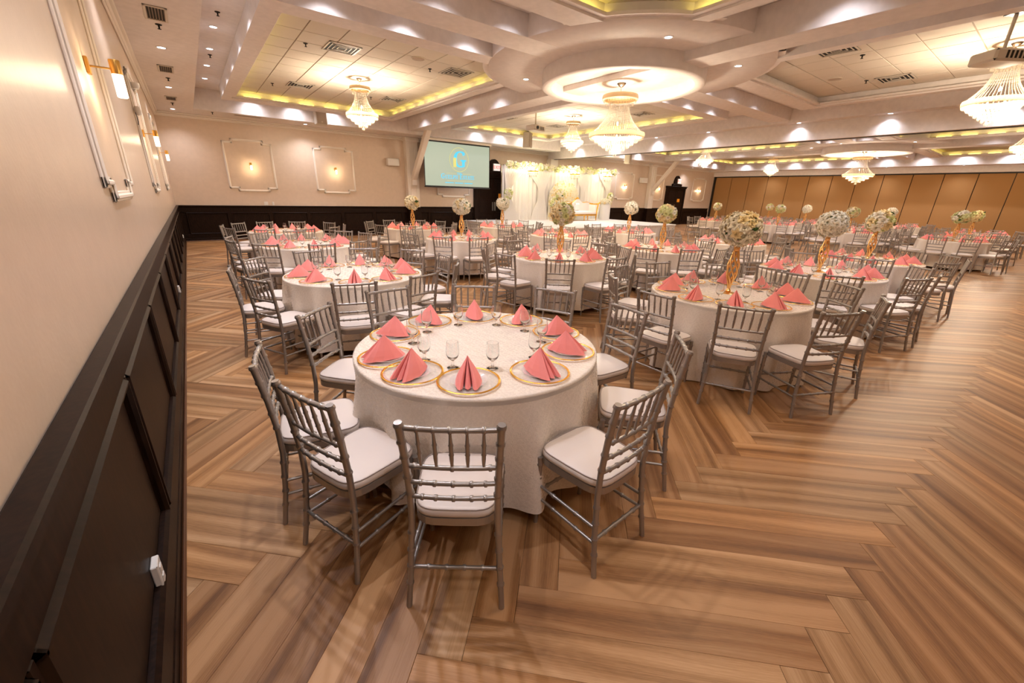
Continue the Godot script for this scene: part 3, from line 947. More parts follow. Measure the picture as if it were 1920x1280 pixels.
func build_ceiling_fittings() -> void:
	# soffit along the side wall
	for z in [-9.5, -12.95, -16.35, -6.05, -2.6, 0.9]:
		downlight(Vector3(0.085, SOF, z), "round recessed downlight in the soffit along the side wall", "side soffit downlights", E_DOWN)
	var vl := ["slotted return vent in the side soffit, largest and closest to camera", "slotted return vent in the side soffit, second from camera", "slotted return vent in the side soffit, smallest and deepest"]
	for i in 3:
		vent(Vector3(0.09, SOF, [-7.78, -11.05, -14.45][i]), 0.24, 0.56, vl[i], "side soffit vents")
		sprinkler(Vector3(0.1, SOF, [-8.25, -11.9, -15.2][i]), "small dark sprinkler head in the side soffit")
	# recessed channels around the trays
	for far in [false, true]:
		var X := func(x: float) -> float: return hx2(x) if far else x
		var tail := " in the far hall" if far else ""
		var row := func(x: float, z: float, what: String, e: float):
			downlight(Vector3(X.call(x), CHN, z), "recessed downlight in the channel " + what + tail, "downlights " + what + tail, e)
		for i in 13:
			var z := -14.43 + i * 1.5
			if absf(z + 6.18) < 0.75: continue
			row.call(0.88, z, "next to the partition soffit" if far else "next to the side soffit", E_DOWN * (1.5 if z > -4.5 and z < -2.0 else (0.6 if z > -2.0 else 1.0)))
			if absf(z + 6.18) > 2.6:
				row.call(6.62, z, "before the main beam", E_DOWN * 0.8)
				row.call(8.0, z, "beyond the main beam", E_DOWN * 0.8)
		for x in [2.0, 3.15, 4.3, 10.0, 11.2, 12.4]:
			row.call(x, -6.78, "behind the cross beam", E_DOWN * 0.8)
			row.call(x, -5.52, "before the cross beam", E_DOWN * 0.8)
			row.call(x, -15.58, "before the end soffit", E_DOWN * 0.8)
		for z in [-14.0, -11.9, -9.8, -7.7, -4.9, -2.8, -0.7]:
			row.call(14.1, z, "next to the dividing header", E_DOWN * 0.8)
			downlight(Vector3(X.call(14.93), 3.93, z - 0.8), "recessed downlight in the narrow soffit beside the %s" % ("header in the far hall" if far else "dividing header"), "far header downlights" if far else "header downlights", E_DOWN * 0.5)
		for x in [3.58, 10.43]:
			downlight(Vector3(X.call(x), SOF, -16.45), "recessed downlight in the soffit over the end wall" + (" of the far hall" if far else ""), "end soffit downlights" + (" far" if far else ""), E_DOWN * 1.5)
		for a in [[-2.06, 0.07], [-1.05, 1.72], [1.1, 1.75], [-1.15, -1.6], [2.05, -0.3], [1.2, -1.65]]:
			downlight(Vector3(X.call(7.3 + a[0]), 3.996, -6.18 + a[1]), "small recessed downlight in the round ceiling disc" + (" of the far hall" if far else ""), "disc downlights" + (" far" if far else ""), E_DOWN * 0.5)
	for z in [-13.0, -10.0, -7.0, -4.0]:
		downlight(Vector3(WR - 0.75, SOF - 0.08, z), "recessed downlight in the soffit along the tan partition", "partition soffit downlights")
	# tiled trays
	var dl := [[Vector3(2.81, TIL, -9.17), "square air diffuser in the tiled tray, closest to camera"], [Vector3(5.22, TIL, -9.1), "square air diffuser in the tiled tray beside the ceiling disc"], [Vector3(2.81, TIL, -12.9), "square air diffuser in the tiled tray, above the first wall panel"], [Vector3(5.22, TIL, -12.8), "square air diffuser in the tiled tray behind the small chandelier"], [Vector3(9.42, TIL, -3.3), "square air diffuser in the near tray by the projector"], [Vector3(12.3, TIL, -3.06), "square air diffuser in the near tray by the header"], [Vector3(9.3, TIL, -12.8), "square air diffuser in the tray before the stage, beside the beam"], [Vector3(11.7, TIL, -12.8), "square air diffuser in the tray before the stage, beside its chandelier"], [Vector3(11.9, TIL, -9.1), "square air diffuser in the tray before the stage, by the header"]]
	for a in dl: square_diffuser(a[0] - Vector3(0, 0.002, 0), a[1])
	for a in [[Vector3(2.22, TIL, -9.35), "dark sprinkler head in the lit tray, near its front diffuser"], [Vector3(2.22, TIL, -13.2), "dark sprinkler head in the lit tray, near its back diffuser"], [Vector3(4.66, TIL, -9.25), "dark sprinkler head in the lit tray, near the disc"], [Vector3(4.65, TIL, -12.97), "dark sprinkler head in the lit tray, behind the small chandelier"], [Vector3(10.08, TIL, -3.08), "dark sprinkler head in the near tray by the first diffuser"], [Vector3(12.1, TIL, -3.5), "dark sprinkler head in the near tray by the second diffuser"], [Vector3(0.9, CHN, -9.1), "dark sprinkler head in the side channel, closest to camera"], [Vector3(0.9, CHN, -11.9), "dark sprinkler head in the side channel, second from camera"], [Vector3(1.0, SOF, -16.1), "dark sprinkler head in the end soffit by the corner"]]:
		sprinkler(a[0], a[1])
	for a in [[Vector3(4.16, TIL, -8.75), "round ceiling speaker grille in the tiled tray by the disc"], [Vector3(11.5, TIL, -3.9), "round ceiling speaker grille in the near tray"]]:
		var t := thing("ceiling_speaker", a[1], "speaker", a[0])
		put("grille", MB.new().lathe([Vector2(0, -0.012), Vector2(0.11, -0.010), Vector2(0.125, -0.004), Vector2(0.125, 0.0)], 24).mesh(), mats.grey_grille, t)
		put("rim", MB.new().lathe([Vector2(0.122, 0.0), Vector2(0.126, -0.014), Vector2(0.138, -0.01), Vector2(0.14, 0.0)], 24).mesh(), mats.vent_white, t)
	# slot diffuser in the end soffit
	var sd := thing("slot_diffuser", "long slot air diffuser in the soffit over the end wall", "vent", Vector3(1.9, SOF, -16.15))
	put("slot", MB.new().box(Vector3(-0.33, -0.004, -0.04), Vector3(0.33, 0, 0.04)).mesh(), mats.dark_vent, sd)
	put("frame", MB.new().cham(Vector3(-0.36, -0.003, -0.06), Vector3(0.36, 0, 0.06), 0.001).mesh(), mats.grey_grille, sd)
	# hung loudspeakers
	for a in [[Vector3(3.9, 3.98, -15.66), 0.0, "tall grey loudspeaker hung from the end soffit above the wall panels"], [Vector3(11.75, 3.86, -14.6), 0.5, "tall grey loudspeaker hung at an angle above the stage"], [Vector3(18.8, 3.7, -14.9), 0.4, "tall grey loudspeaker hung in the far hall by the header"]]:
		var t := thing("hung_loudspeaker", a[2], "speaker", a[0], a[1], "hung loudspeakers")
		put("cabinet", MB.new().cham(Vector3(-0.18, -0.30, -0.16), Vector3(0.18, 0.30, 0.12), 0.02).mesh(), mats.vent_white, t)
		put("grille", MB.new().cham(Vector3(-0.155, -0.275, 0.118), Vector3(0.155, 0.275, 0.135), 0.008).mesh(), mats.grey_grille, t)
		put("badge", MB.new().cham(Vector3(-0.02, -0.24, 0.134), Vector3(0.02, -0.20, 0.14), 0.002).mesh(), mats.vent_white, t)
		put("hanger", MB.new().tube([Vector3(0, 0.29, 0), Vector3(0, CHN - a[0].y, 0)], [0.02, 0.02], 8).mesh(), mats.black_plastic, t)
	projector(Vector3(9.5, TIL, -1.25), 2.5, "grey projector on a ceiling pole beside the large near chandelier")
	projector(Vector3(9.1, TIL, -10.95), 0.2, "small white projector on a ceiling pole before the screen")

func projector(p: Vector3, turn: float, label: String) -> void:
	var t := thing("projector", label, "projector", p, turn)
	put("ceiling_plate", MB.new().cham(Vector3(-0.09, -0.012, -0.09), Vector3(0.09, 0, 0.09), 0.004).mesh(), mats.black_plastic, t)
	put("pole", MB.new().tube([Vector3(0, -0.01, 0), Vector3(0, -0.42, 0)], [0.022, 0.022], 12).mesh(), mats.vent_white, t)
	put("mount", MB.new().cham(Vector3(-0.10, -0.45, -0.09), Vector3(0.10, -0.42, 0.09), 0.008).mesh(), mats.vent_white, t)
	var b := put("body", MB.new().cham(Vector3(-0.27, -0.60, -0.19), Vector3(0.27, -0.45, 0.19), 0.025).mesh(), mats.vent_white, t)
	put("lens", MB.new().tube([Vector3(-0.14, -0.525, 0.18), Vector3(-0.14, -0.525, 0.225)], [0.05, 0.045], 16).mesh(), mats.black_plastic, b)
	for i in 6:
		put("air_slot", MB.new().box(Vector3(0.0 + i * 0.035, -0.57, 0.188), Vector3(0.015 + i * 0.035, -0.48, 0.194)).mesh(), mats.dark_vent, b)
		put("air_slot", MB.new().box(Vector3(-0.2 + i * 0.06, -0.57, -0.194), Vector3(-0.17 + i * 0.06, -0.48, -0.188)).mesh(), mats.dark_vent, b)

# ------------------------------------------------------------------ chandeliers
func octa(mb: MB, p: Vector3, r: float, h: float) -> void:
	var top := p + Vector3(0, h, 0)
	var bot := p - Vector3(0, h, 0)
	for k in 4:
		var a := p + Vector3(cos(TAU * k / 4), 0, sin(TAU * k / 4)) * r
		var b := p + Vector3(cos(TAU * (k + 1) / 4), 0, sin(TAU * (k + 1) / 4)) * r
		mb.flat(a, b, top, (a + b) / 2 - p)
		mb.flat(a, b, bot, (a + b) / 2 - p)

# drop: from hook to tip; r: radius of the wide ring
func chandelier(p: Vector3, drop: float, r: float, label: String, strands: int, energy: float, small := false) -> void:
	var t := thing("crystal_chandelier", label, "chandelier", p, 0.0, "crystal chandeliers")
	var key := "ch_%d_%d_%d" % [int(drop * 100), int(r * 100), strands]
	var cap_y := -0.16 * drop
	var rt := r * 0.62
	var ring_y := -0.68 * drop
	if not meshes.has(key):
		var d := {}
		d.canopy = MB.new().lathe([Vector2(0, -0.10 * r - 0.02), Vector2(0.03, -0.09 * r - 0.02), Vector2(0.13 * r + 0.02, -0.01), Vector2(0.13 * r + 0.02, 0.0)], 24).mesh()
		d.chain = MB.new().tube([Vector3(0, -0.02, 0), Vector3(0, cap_y + 0.01, 0)], [0.006, 0.006], 6).mesh()
		# crown band of upright crystals
		d.crown = MB.new().lathe([Vector2(rt * 0.55, cap_y), Vector2(rt, cap_y), Vector2(rt * 1.03, cap_y - 0.03), Vector2(rt * 1.02, cap_y - 0.06 * drop), Vector2(rt * 0.9, cap_y - 0.065 * drop)], 36).mesh()
		var band := MB.new()
		for tier in 2:
			var rr := rt * (0.92 - 0.14 * tier)
			var n := 32 if not small else 18
			for k in n:
				var a := TAU * (k + 0.5 * tier) / n
				octa(band, Vector3(cos(a) * rr, cap_y - drop * (0.085 + 0.04 * tier), sin(a) * rr), 0.014, drop * 0.022)
		d.band = band.mesh()
		# strands that flare from the crown to the wide ring
		var st := MB.new()
		var path := []
		var rad := []
		var nb := 34 if not small else 20
		for i in nb:
			var f := float(i) / (nb - 1)
			var rr := lerpf(rt * 0.55, r * 0.93, pow(f, 2.2))
			path.append(Vector3(rr, lerpf(cap_y - 0.09 * drop, ring_y + 0.01, f), 0))
			rad.append(0.0065 if i % 2 == 0 else 0.0025)
		st.tube(path, rad, 5)
		d.strand = st.mesh()
		d.ring = MB.new().lathe([Vector2(r * 0.9, ring_y + 0.015), Vector2(r, ring_y + 0.012), Vector2(r * 1.015, ring_y - 0.02), Vector2(r * 1.0, ring_y - 0.05 * drop), Vector2(r * 0.93, ring_y - 0.055 * drop)], 48).mesh()
		var tiers := []
		var nt := 7 if not small else 5
		for i in nt:
			var tb := MB.new()
			var f := float(i) / (nt - 1)
			var rr := r * lerpf(0.95, 0.06, pow(f, 0.92))
			var y := lerpf(ring_y - 0.06 * drop, -drop * 0.975, f)
			var n := maxi(4, int(TAU * rr / (0.05 if not small else 0.045)))
			for k in n:
				var a := TAU * (k + 0.5 * (i % 2)) / n
				octa(tb, Vector3(cos(a) * rr, y, sin(a) * rr), 0.017, drop * 0.026 + 0.006)
				octa(tb, Vector3(cos(a + 0.5 * TAU / n) * rr * 0.93, y + 0.02, sin(a + 0.5 * TAU / n) * rr * 0.93), 0.010, 0.014)
			tiers.append(tb.mesh())
		d.tiers = tiers
		d.bulb = MB.new().lathe([Vector2(0, 0.045), Vector2(0.012, 0.03), Vector2(0.018, 0.0), Vector2(0.012, -0.025), Vector2(0, -0.03)], 10).mesh()
		meshes[key] = d
	var d: Dictionary = meshes[key]
	put("canopy", d.canopy, mats.chrome, t)
	put("chain", d.chain, mats.brass, t)
	put("crown", d.crown, mats.crystal_band, t)
	tag(put("crown_crystals", d.band, mats.crystal, t), "", "", "", "stuff")
	for k in strands:
		put("crystal_strand", d.strand, mats.crystal, t, Transform3D(Basis(Vector3.UP, TAU * k / strands), Vector3.ZERO))
	put("wide_ring", d.ring, mats.crystal_band, t)
	for m in d.tiers:
		tag(put("crystal_tier", m, mats.crystal, t), "", "", "", "stuff")
	# bulbs inside, each with its light
	var nb := 6 if not small else 4
	for k in nb:
		var a := TAU * (k + 0.3) / nb
		var q := Vector3(cos(a) * r * 0.5, ring_y - 0.07 * drop, sin(a) * r * 0.5)
		put("bulb", d.bulb, mats.bulb, t, Transform3D(Basis(), q))
		omni(q, energy / (nb + 1), WARM, 0.02, t)
	put("bulb", d.bulb, mats.bulb, t, Transform3D(Basis(), Vector3(0, ring_y * 0.8, 0)))
	omni(Vector3(0, ring_y * 0.8, 0), energy * 0.3 / (nb + 1), WARM, 0.02, t)

func build_chandeliers() -> void:
	chandelier(Vector3(7.35, 3.85, -6.2), 1.34, 0.56, "large crystal chandelier hanging in the round ceiling drum", 48, E_MAIN)
	chandelier(Vector3(3.75, TIL, -11.15), 1.11, 0.375, "crystal chandelier in the lit tray above the first wall panels", 30, E_CHAND, true)
	chandelier(Vector3(10.64, TIL, -10.85), 1.12, 0.375, "crystal chandelier in the tray before the stage backdrop", 30, E_CHAND, true)
	chandelier(Vector3(11.09, TIL, -1.33), 1.2, 0.40, "crystal chandelier beside the near projector, cut by the picture edge", 36, E_CHAND)
	chandelier(Vector3(3.6, TIL, -1.1), 1.15, 0.38, "crystal chandelier above the foremost tables, out of view overhead", 30, E_CHAND * 0.45, true)
	chandelier(Vector3(23.7, 3.85, -6.2), 1.34, 0.56, "large crystal chandelier in the far hall before the tan partition", 30, E_MAIN, true)
	chandelier(Vector3(19.4, TIL, -11.0), 1.11, 0.375, "small crystal chandelier in the far hall nearest the end wall brace", 20, E_CHAND, true)
	chandelier(Vector3(27.3, TIL, -11.3), 1.11, 0.375, "small crystal chandelier in the far hall before the partition corner", 20, E_CHAND, true)
	chandelier(Vector3(19.9, TIL, -1.35), 1.15, 0.375, "crystal chandelier in the far hall at the picture edge", 20, E_CHAND, true)
	chandelier(Vector3(27.3, TIL, -1.35), 1.15, 0.375, "crystal chandelier in the far hall by the partition, out of view", 20, E_CHAND, true)

# ------------------------------------------------------------------ tables and chairs
const NUM := ["first", "second", "third", "fourth", "fifth", "sixth", "seventh", "eighth", "ninth", "tenth"]

# bamboo-like turned rod: path with raised rings at the fractions given
func turned(path: Array, r0: float, r1: float, rings: Array, sides := 8) -> MB:
	var mb := MB.new()
	var seg := []
	var total := 0.0
	for i in path.size() - 1:
		seg.append(total)
		total += path[i].distance_to(path[i + 1])
	seg.append(total)
	var ts := [0.0, 1.0]
	for f in rings:
		for o in [-0.008, -0.005, 0.005, 0.008]: ts.append(clampf(f + o / total, 0.0, 1.0))
	for i in range(1, path.size() - 1): ts.append(seg[i] / total)
	ts.sort()
	var pts := []
	var rad := []
	for f in ts:
		if pts.size() and f - pts[-1][1] < 1e-4: continue
		var s: float = f * total
		var i := 0
		while i < path.size() - 2 and s > seg[i + 1]: i += 1
		var q: Vector3 = path[i].lerp(path[i + 1], clampf((s - seg[i]) / maxf(1e-6, seg[i + 1] - seg[i]), 0, 1))
		var r := lerpf(r0, r1, f)
		for g in rings:
			if absf(f - g) * total < 0.0055: r += 0.0038
		pts.append([q, f])
		rad.append(r)
	var pp := []
	for q in pts: pp.append(q[0])
	return mb.tube(pp, rad, sides)

func chair_meshes() -> Dictionary:
	if meshes.has("chair"): return meshes["chair"]
	var d := {}
	# chair faces -z; origin at the middle of the seat on the floor
	var post := func(s: float) -> Array:
		return [Vector3(s * 0.200, 0.0, 0.235), Vector3(s * 0.188, 0.20, 0.205), Vector3(s * 0.176, 0.42, 0.186), Vector3(s * 0.174, 0.55, 0.188), Vector3(s * 0.178, 0.72, 0.206), Vector3(s * 0.186, 0.915, 0.238)]
	for s in [-1.0, 1.0]:
		var mb := turned(post.call(s), 0.0125, 0.0155, [0.13, 0.22, 0.31, 0.40, 0.62, 0.71, 0.82, 0.90, 0.985], 9)
		d["post%d" % int(s)] = mb.mesh()
		d["front%d" % int(s)] = turned([Vector3(s * 0.180, 0.0, -0.190), Vector3(s * 0.182, 0.43, -0.180)], 0.0115, 0.0155, [0.3, 0.42, 0.54, 0.7, 0.9], 9).mesh()
	var rail := func(y: float, r: float, rings: Array) -> ArrayMesh:
		var pth := []
		var f := clampf((y - 0.42) / 0.495, 0, 1)
		var hw := lerpf(0.176, 0.184, f)
		var zz := lerpf(0.186, 0.233, f * f)
		for i in 7:
			var a := -1.0 + i / 3.0
			pth.append(Vector3(a * hw, y, zz + 0.012 * (1.0 - a * a)))
		return turned(pth, r, r, rings, 7).mesh()
	d.rails = [rail.call(0.888, 0.0115, [0.17, 0.335, 0.5, 0.665, 0.83]), rail.call(0.705, 0.0105, [0.1, 0.5, 0.9]), rail.call(0.625, 0.0100, [0.15, 0.3, 0.5, 0.7, 0.85]), rail.call(0.552, 0.0100, [0.15, 0.3, 0.5, 0.7, 0.85])]
	d.spindles = []
	for i in 5:
		var a := -0.667 + i * 0.3335
		var p1 := Vector3(a * 0.183, 0.885, 0.231 + 0.012 * (1 - a * a))
		var p0 := Vector3(a * 0.179, 0.708, 0.202 + 0.012 * (1 - a * a))
		var mid := (p0 + p1) / 2
		var mb := MB.new()
		mb.tube([p0, p0.lerp(p1, 0.25), p0.lerp(p1, 0.34), p0.lerp(p1, 0.37), p0.lerp(p1, 0.40), mid, p0.lerp(p1, 0.60), p0.lerp(p1, 0.63), p0.lerp(p1, 0.66), p0.lerp(p1, 0.8), p1], [0.005, 0.0085, 0.0085, 0.011, 0.0085, 0.0085, 0.0085, 0.011, 0.0085, 0.007, 0.005], 7)
		d.spindles.append(mb.mesh())
	# stretchers
	d.side = []
	for s in [-1.0, 1.0]:
		for y in [0.175, 0.255]:
			d.side.append(turned([Vector3(s * 0.181, y, -0.186), Vector3(s * lerpf(0.2, 0.188, y / 0.2), y, lerpf(0.235, 0.205, y / 0.2))], 0.0085, 0.0085, [0.3, 0.7], 7).mesh())
	d.cross = [turned([Vector3(-0.189, 0.195, 0.206), Vector3(0.189, 0.195, 0.206)], 0.009, 0.009, [0.2, 0.4, 0.6, 0.8], 7).mesh(), turned([Vector3(-0.181, 0.21, -0.186), Vector3(0.181, 0.21, -0.186)], 0.009, 0.009, [0.2, 0.4, 0.6, 0.8], 7).mesh()]
	# seat frame: rounded trapezoid ring, slab and cushion
	var outline := func(grow: float) -> PackedVector2Array:
		var p := PackedVector2Array()
		for i in 28:
			var a := TAU * i / 28
			var c := cos(a)
			var s := sin(a)
			var e := 0.42
			var xx := signf(c) * pow(absf(c), e)
			var zz := signf(s) * pow(absf(s), e)
			var w := lerpf(0.196, 0.166, (zz + 1) / 2)
			p.append(Vector2(xx * (w + grow), zz * (0.193 + grow) - 0.004))
		return p
	var slab := MB.new()
	slab.prism(outline.call(0.004), Vector3(0, 0.405, 0), Vector3.RIGHT, Vector3.BACK, Vector3(0, 0.036, 0))
	d.frame = slab.mesh()
	var layers := [[-0.004, 0.441], [0.004, 0.449], [0.006, 0.462], [0.003, 0.478], [-0.008, 0.487], [-0.045, 0.494], [-0.10, 0.498], [-0.165, 0.4995]]
	var pts := []
	for l in layers:
		var o: PackedVector2Array = outline.call(l[0])
		var row := []
		for i in o.size() + 1:
			var q := o[i % o.size()]
			row.append(Vector3(q.x, l[1], q.y))
		pts.append(row)
	var cu := MB.new()
	cu.grid(pts)
	var o: PackedVector2Array = outline.call(-0.165)
	var c0 := cu.vert(Vector3(0, 0.4995, -0.004), Vector3.UP)
	var ids := []
	for q in o: ids.append(cu.vert(Vector3(q.x, 0.4995, q.y), Vector3.UP))
	for i in ids.size(): cu.tri(c0, ids[i], ids[(i + 1) % ids.size()])
	d.cushion = fix_out(cu, Vector3(0, 0.46, 0)).mesh()
	var pp := []
	var pr := []
	var oo: PackedVector2Array = outline.call(0.001)
	for i in oo.size() + 1:
		pp.append(Vector3(oo[i % oo.size()].x, 0.483, oo[i % oo.size()].y)); pr.append(0.003)
	d.piping = MB.new().tube(pp, pr, 5, false).mesh()
	# plain version for chairs too small to show their parts
	var far := MB.new()
	for s in [-1.0, 1.0]:
		var q: Array = post.call(s)
		far.tube([q[0], q[2], q[3], q[5]], [0.013, 0.015, 0.015, 0.016], 5)
		far.tube([Vector3(s * 0.180, 0.0, -0.190), Vector3(s * 0.182, 0.43, -0.180)], [0.012, 0.015], 5)
		far.tube([Vector3(s * 0.181, 0.2, -0.186), Vector3(s * 0.19, 0.2, 0.206)], [0.009, 0.009], 4)
	for y in [0.888, 0.705, 0.625, 0.552]:
		var f := clampf((y - 0.42) / 0.495, 0, 1)
		far.tube([Vector3(-0.18, y, lerpf(0.186, 0.233, f * f) + 0.006), Vector3(0.18, y, lerpf(0.186, 0.233, f * f) + 0.006)], [0.0115, 0.0115], 5)
	for i in 5:
		var a := -0.667 + i * 0.3335
		far.tube([Vector3(a * 0.179, 0.708, 0.208), Vector3(a * 0.183, 0.885, 0.236)], [0.008, 0.008], 4)
	far.add(slab)
	d.far = far.mesh()
	meshes["chair"] = d
	return d

# turn normals of a closed convex-ish shape outwards and wind faces to match
func fix_out(mb: MB, centre: Vector3) -> MB:
	for i in mb.v.size():
		if mb.n[i].dot(mb.v[i] - centre) < 0.0: mb.n[i] = -mb.n[i]
	for k in range(0, mb.x.size(), 3):
		var a := mb.x[k]
		var b := mb.x[k + 1]
		var c := mb.x[k + 2]
		var f := (mb.v[b] - mb.v[a]).cross(mb.v[c] - mb.v[a])
		if f.dot(mb.n[a] + mb.n[b] + mb.n[c]) > 0.0:
			mb.x[k + 1] = c; mb.x[k + 2] = b
	return mb

func chair(p: Vector3, turn: float, label: String, group: String, near: bool) -> void:
	var d := chair_meshes()
	var t := thing("banquet_chair", label, "chair", p, turn, group)
	var m: Material = mats.chair_paint
	if not near:
		put("frame", d.far, m, t)
		put("seat_cushion", d.cushion, mats.cushion, t)
		return
	put("seat_frame", d.frame, m, t)
	var c := put("seat_cushion", d.cushion, mats.cushion, t)
	put("piping", d.piping, mats.piping, c)
	for s in [-1, 1]:
		put("back_post", d["post%d" % s], m, t)
		put("leg", d["front%d" % s], m, t)
	put("top_rail", d.rails[0], m, t)
	for i in range(1, 4): put("back_rail", d.rails[i], m, t)
	for q in d.spindles: put("spindle", q, m, t)
	for q in d.side: put("stretcher", q, m, t)
	for q in d.cross: put("stretcher", q, m, t)

func tablecloth_mesh(variant: int) -> ArrayMesh:
	var key := "cloth_%d" % variant
	if meshes.has(key): return meshes[key]
	var r := RandomNumberGenerator.new()
	r.seed = 40 + variant
	var seg := 216
	var top := 0.768
	var R := 0.768
	var ridges := []
	for i in 13: ridges.append([TAU * (i + r.randf_range(-0.25, 0.25)) / 13, r.randf_range(0.5, 1.2), r.randf_range(0.06, 0.12)])
	var hem: float = [0.012, 0.07, 0.10, 0.05, 0.09][variant]
	var pts := []
	var uvs := []
	var rows := [[0.0, 0.0], [0.35, 0.0], [0.62, 0.0], [0.735, 0.0], [0.757, 0.001], [0.766, 0.006], [R, 0.016], [R, 0.04], [R, 0.09], [R, 0.16], [R, 0.25], [R, 0.35], [R, 0.46], [R, 0.56], [R, 0.63], [R, top - hem]]
	for row in rows:
		var a := []
		var u := []
		for k in seg + 1:
			var an := TAU * (k % seg) / seg
			var drop: float = row[1]
			var f := clampf((drop - 0.03) / 0.66, 0.0, 1.0)
			var fold := -0.22
			for g in ridges:
				var dd: float = wrapf(an - g[0], -PI, PI) / g[2]
				fold += g[1] * exp(-dd * dd)
			var rr: float = row[0] + (0.002 + 0.115 * fold) * pow(f, 0.8) if drop > 0.02 else row[0]
			var y := top - drop + 0.012 * fold * pow(f, 3.0)
			if drop == 0.0: y = top
			a.append(Vector3(cos(an) * rr, y, sin(an) * rr))
			if drop <= 0.016: u.append(Vector2(cos(an), sin(an)) * (row[0] + drop) * 3.4)
			else: u.append(Vector2(float(k) / seg * 16.0, (row[0] + drop) * 3.4))
		pts.append(a); uvs.append(u)
	var mb := MB.new()
	mb.grid(pts, uvs)
	for k in mb.n.size():
		if mb.n[k].length() < 0.5: mb.n[k] = Vector3.UP
	meshes[key] = fix_out(mb, Vector3(0, 0.2, 0)).mesh()
	return meshes[key]

func napkin_mesh(variant: int) -> ArrayMesh:
	var key := "napkin_%d" % variant
	if meshes.has(key): return meshes[key]
	var r := RandomNumberGenerator.new()
	r.seed = 60 + variant
	# a folded pyramid: apex above, base outline with two deep slits at the front (+z is towards the sitter)
	var apex := Vector3(r.randf_range(-0.006, 0.006), 0.125 + r.randf_range(-0.008, 0.008), -0.01)
	var w := 0.062 + r.randf_range(-0.004, 0.006)
	var base := [Vector2(0, -0.115), Vector2(0.028, -0.10), Vector2(0.050, -0.05), Vector2(w, 0.01), Vector2(0.058, 0.07), Vector2(0.046, 0.105), Vector2(0.034, 0.115), Vector2(0.024, 0.10), Vector2(0.017, 0.03), Vector2(0.012, 0.095), Vector2(0.0, 0.108), Vector2(-0.012, 0.095), Vector2(-0.017, 0.03), Vector2(-0.024, 0.10), Vector2(-0.034, 0.115), Vector2(-0.046, 0.105), Vector2(-0.058, 0.07), Vector2(-w, 0.01), Vector2(-0.050, -0.05), Vector2(-0.028, -0.10)]
	var mb := MB.new()
	var n := base.size()
	var rows := []
	for j in 6:
		var f := j / 5.0
		var row := []
		for i in n + 1:
			var b: Vector2 = base[i % n]
			var q := Vector3(b.x, 0.0, b.y)
			var s := 1.0 - f
			# sides bulge a little near the foot
			var bulge := 1.0 + 0.16 * sin(PI * f) * (1.0 if absf(b.x) > 0.02 else 0.0)
			var p := q.lerp(apex, f)
			p.x = apex.x * f + q.x * s * bulge
			row.append(p)
		rows.append(row)
	for j in 5:
		for i in n:
			var a: Vector3 = rows[j][i]
			var b: Vector3 = rows[j][i + 1]
			var c: Vector3 = rows[j + 1][i + 1]
			var d: Vector3 = rows[j + 1][i]
			var e := b - a
			var out := Vector3(e.z, 0.0, -e.x)
			var nn := (b - a).cross(d - a)
			if nn.length() < 1e-9: nn = (c - b).cross(d - a)
			nn = nn.normalized()
			if nn.y < 0: nn = -nn
			var i0 := mb.vert(a, nn); var i1 := mb.vert(b, nn); var i2 := mb.vert(c, nn); var i3 := mb.vert(d, nn)
			mb.tri(i0, i1, i2)
			if j < 4: mb.tri(i0, i2, i3)
	meshes[key] = mb.mesh()
	return meshes[key]

func setting_meshes() -> Dictionary:
	if meshes.has("setting"): return meshes["setting"]
	var d := {}
	d.charger = MB.new().lathe([Vector2(0, 0.003), Vector2(0.095, 0.003), Vector2(0.11, 0.006), Vector2(0.155, 0.013), Vector2(0.1555, 0.010), Vector2(0.11, 0.002), Vector2(0.095, 0.0), Vector2(0, 0.0)], 40).mesh()
	d.rim = MB.new().lathe([Vector2(0.153, 0.0128), Vector2(0.155, 0.0155), Vector2(0.160, 0.0165), Vector2(0.165, 0.0150), Vector2(0.166, 0.0125), Vector2(0.160, 0.0108), Vector2(0.154, 0.0110), Vector2(0.153, 0.0128)], 48).mesh()
	d.plate = MB.new().lathe([Vector2(0, 0.008), Vector2(0.06, 0.008), Vector2(0.072, 0.011), Vector2(0.098, 0.019), Vector2(0.0985, 0.0165), Vector2(0.072, 0.0085), Vector2(0.06, 0.0045), Vector2(0, 0.0045)], 36).mesh()
	d.goblet = MB.new().lathe([Vector2(0, 0.004), Vector2(0.030, 0.003), Vector2(0.032, 0.0), Vector2(0.033, 0.002), Vector2(0.028, 0.006), Vector2(0.010, 0.011), Vector2(0.0065, 0.022), Vector2(0.0085, 0.032), Vector2(0.007, 0.042), Vector2(0.013, 0.050), Vector2(0.028, 0.062), Vector2(0.036, 0.082), Vector2(0.0375, 0.105), Vector2(0.0345, 0.135), Vector2(0.0325, 0.155), Vector2(0.0312, 0.155), Vector2(0.033, 0.135), Vector2(0.0358, 0.105), Vector2(0.0345, 0.084), Vector2(0.026, 0.065), Vector2(0.0, 0.055)], 24).mesh()
	meshes["setting"] = d
	return d

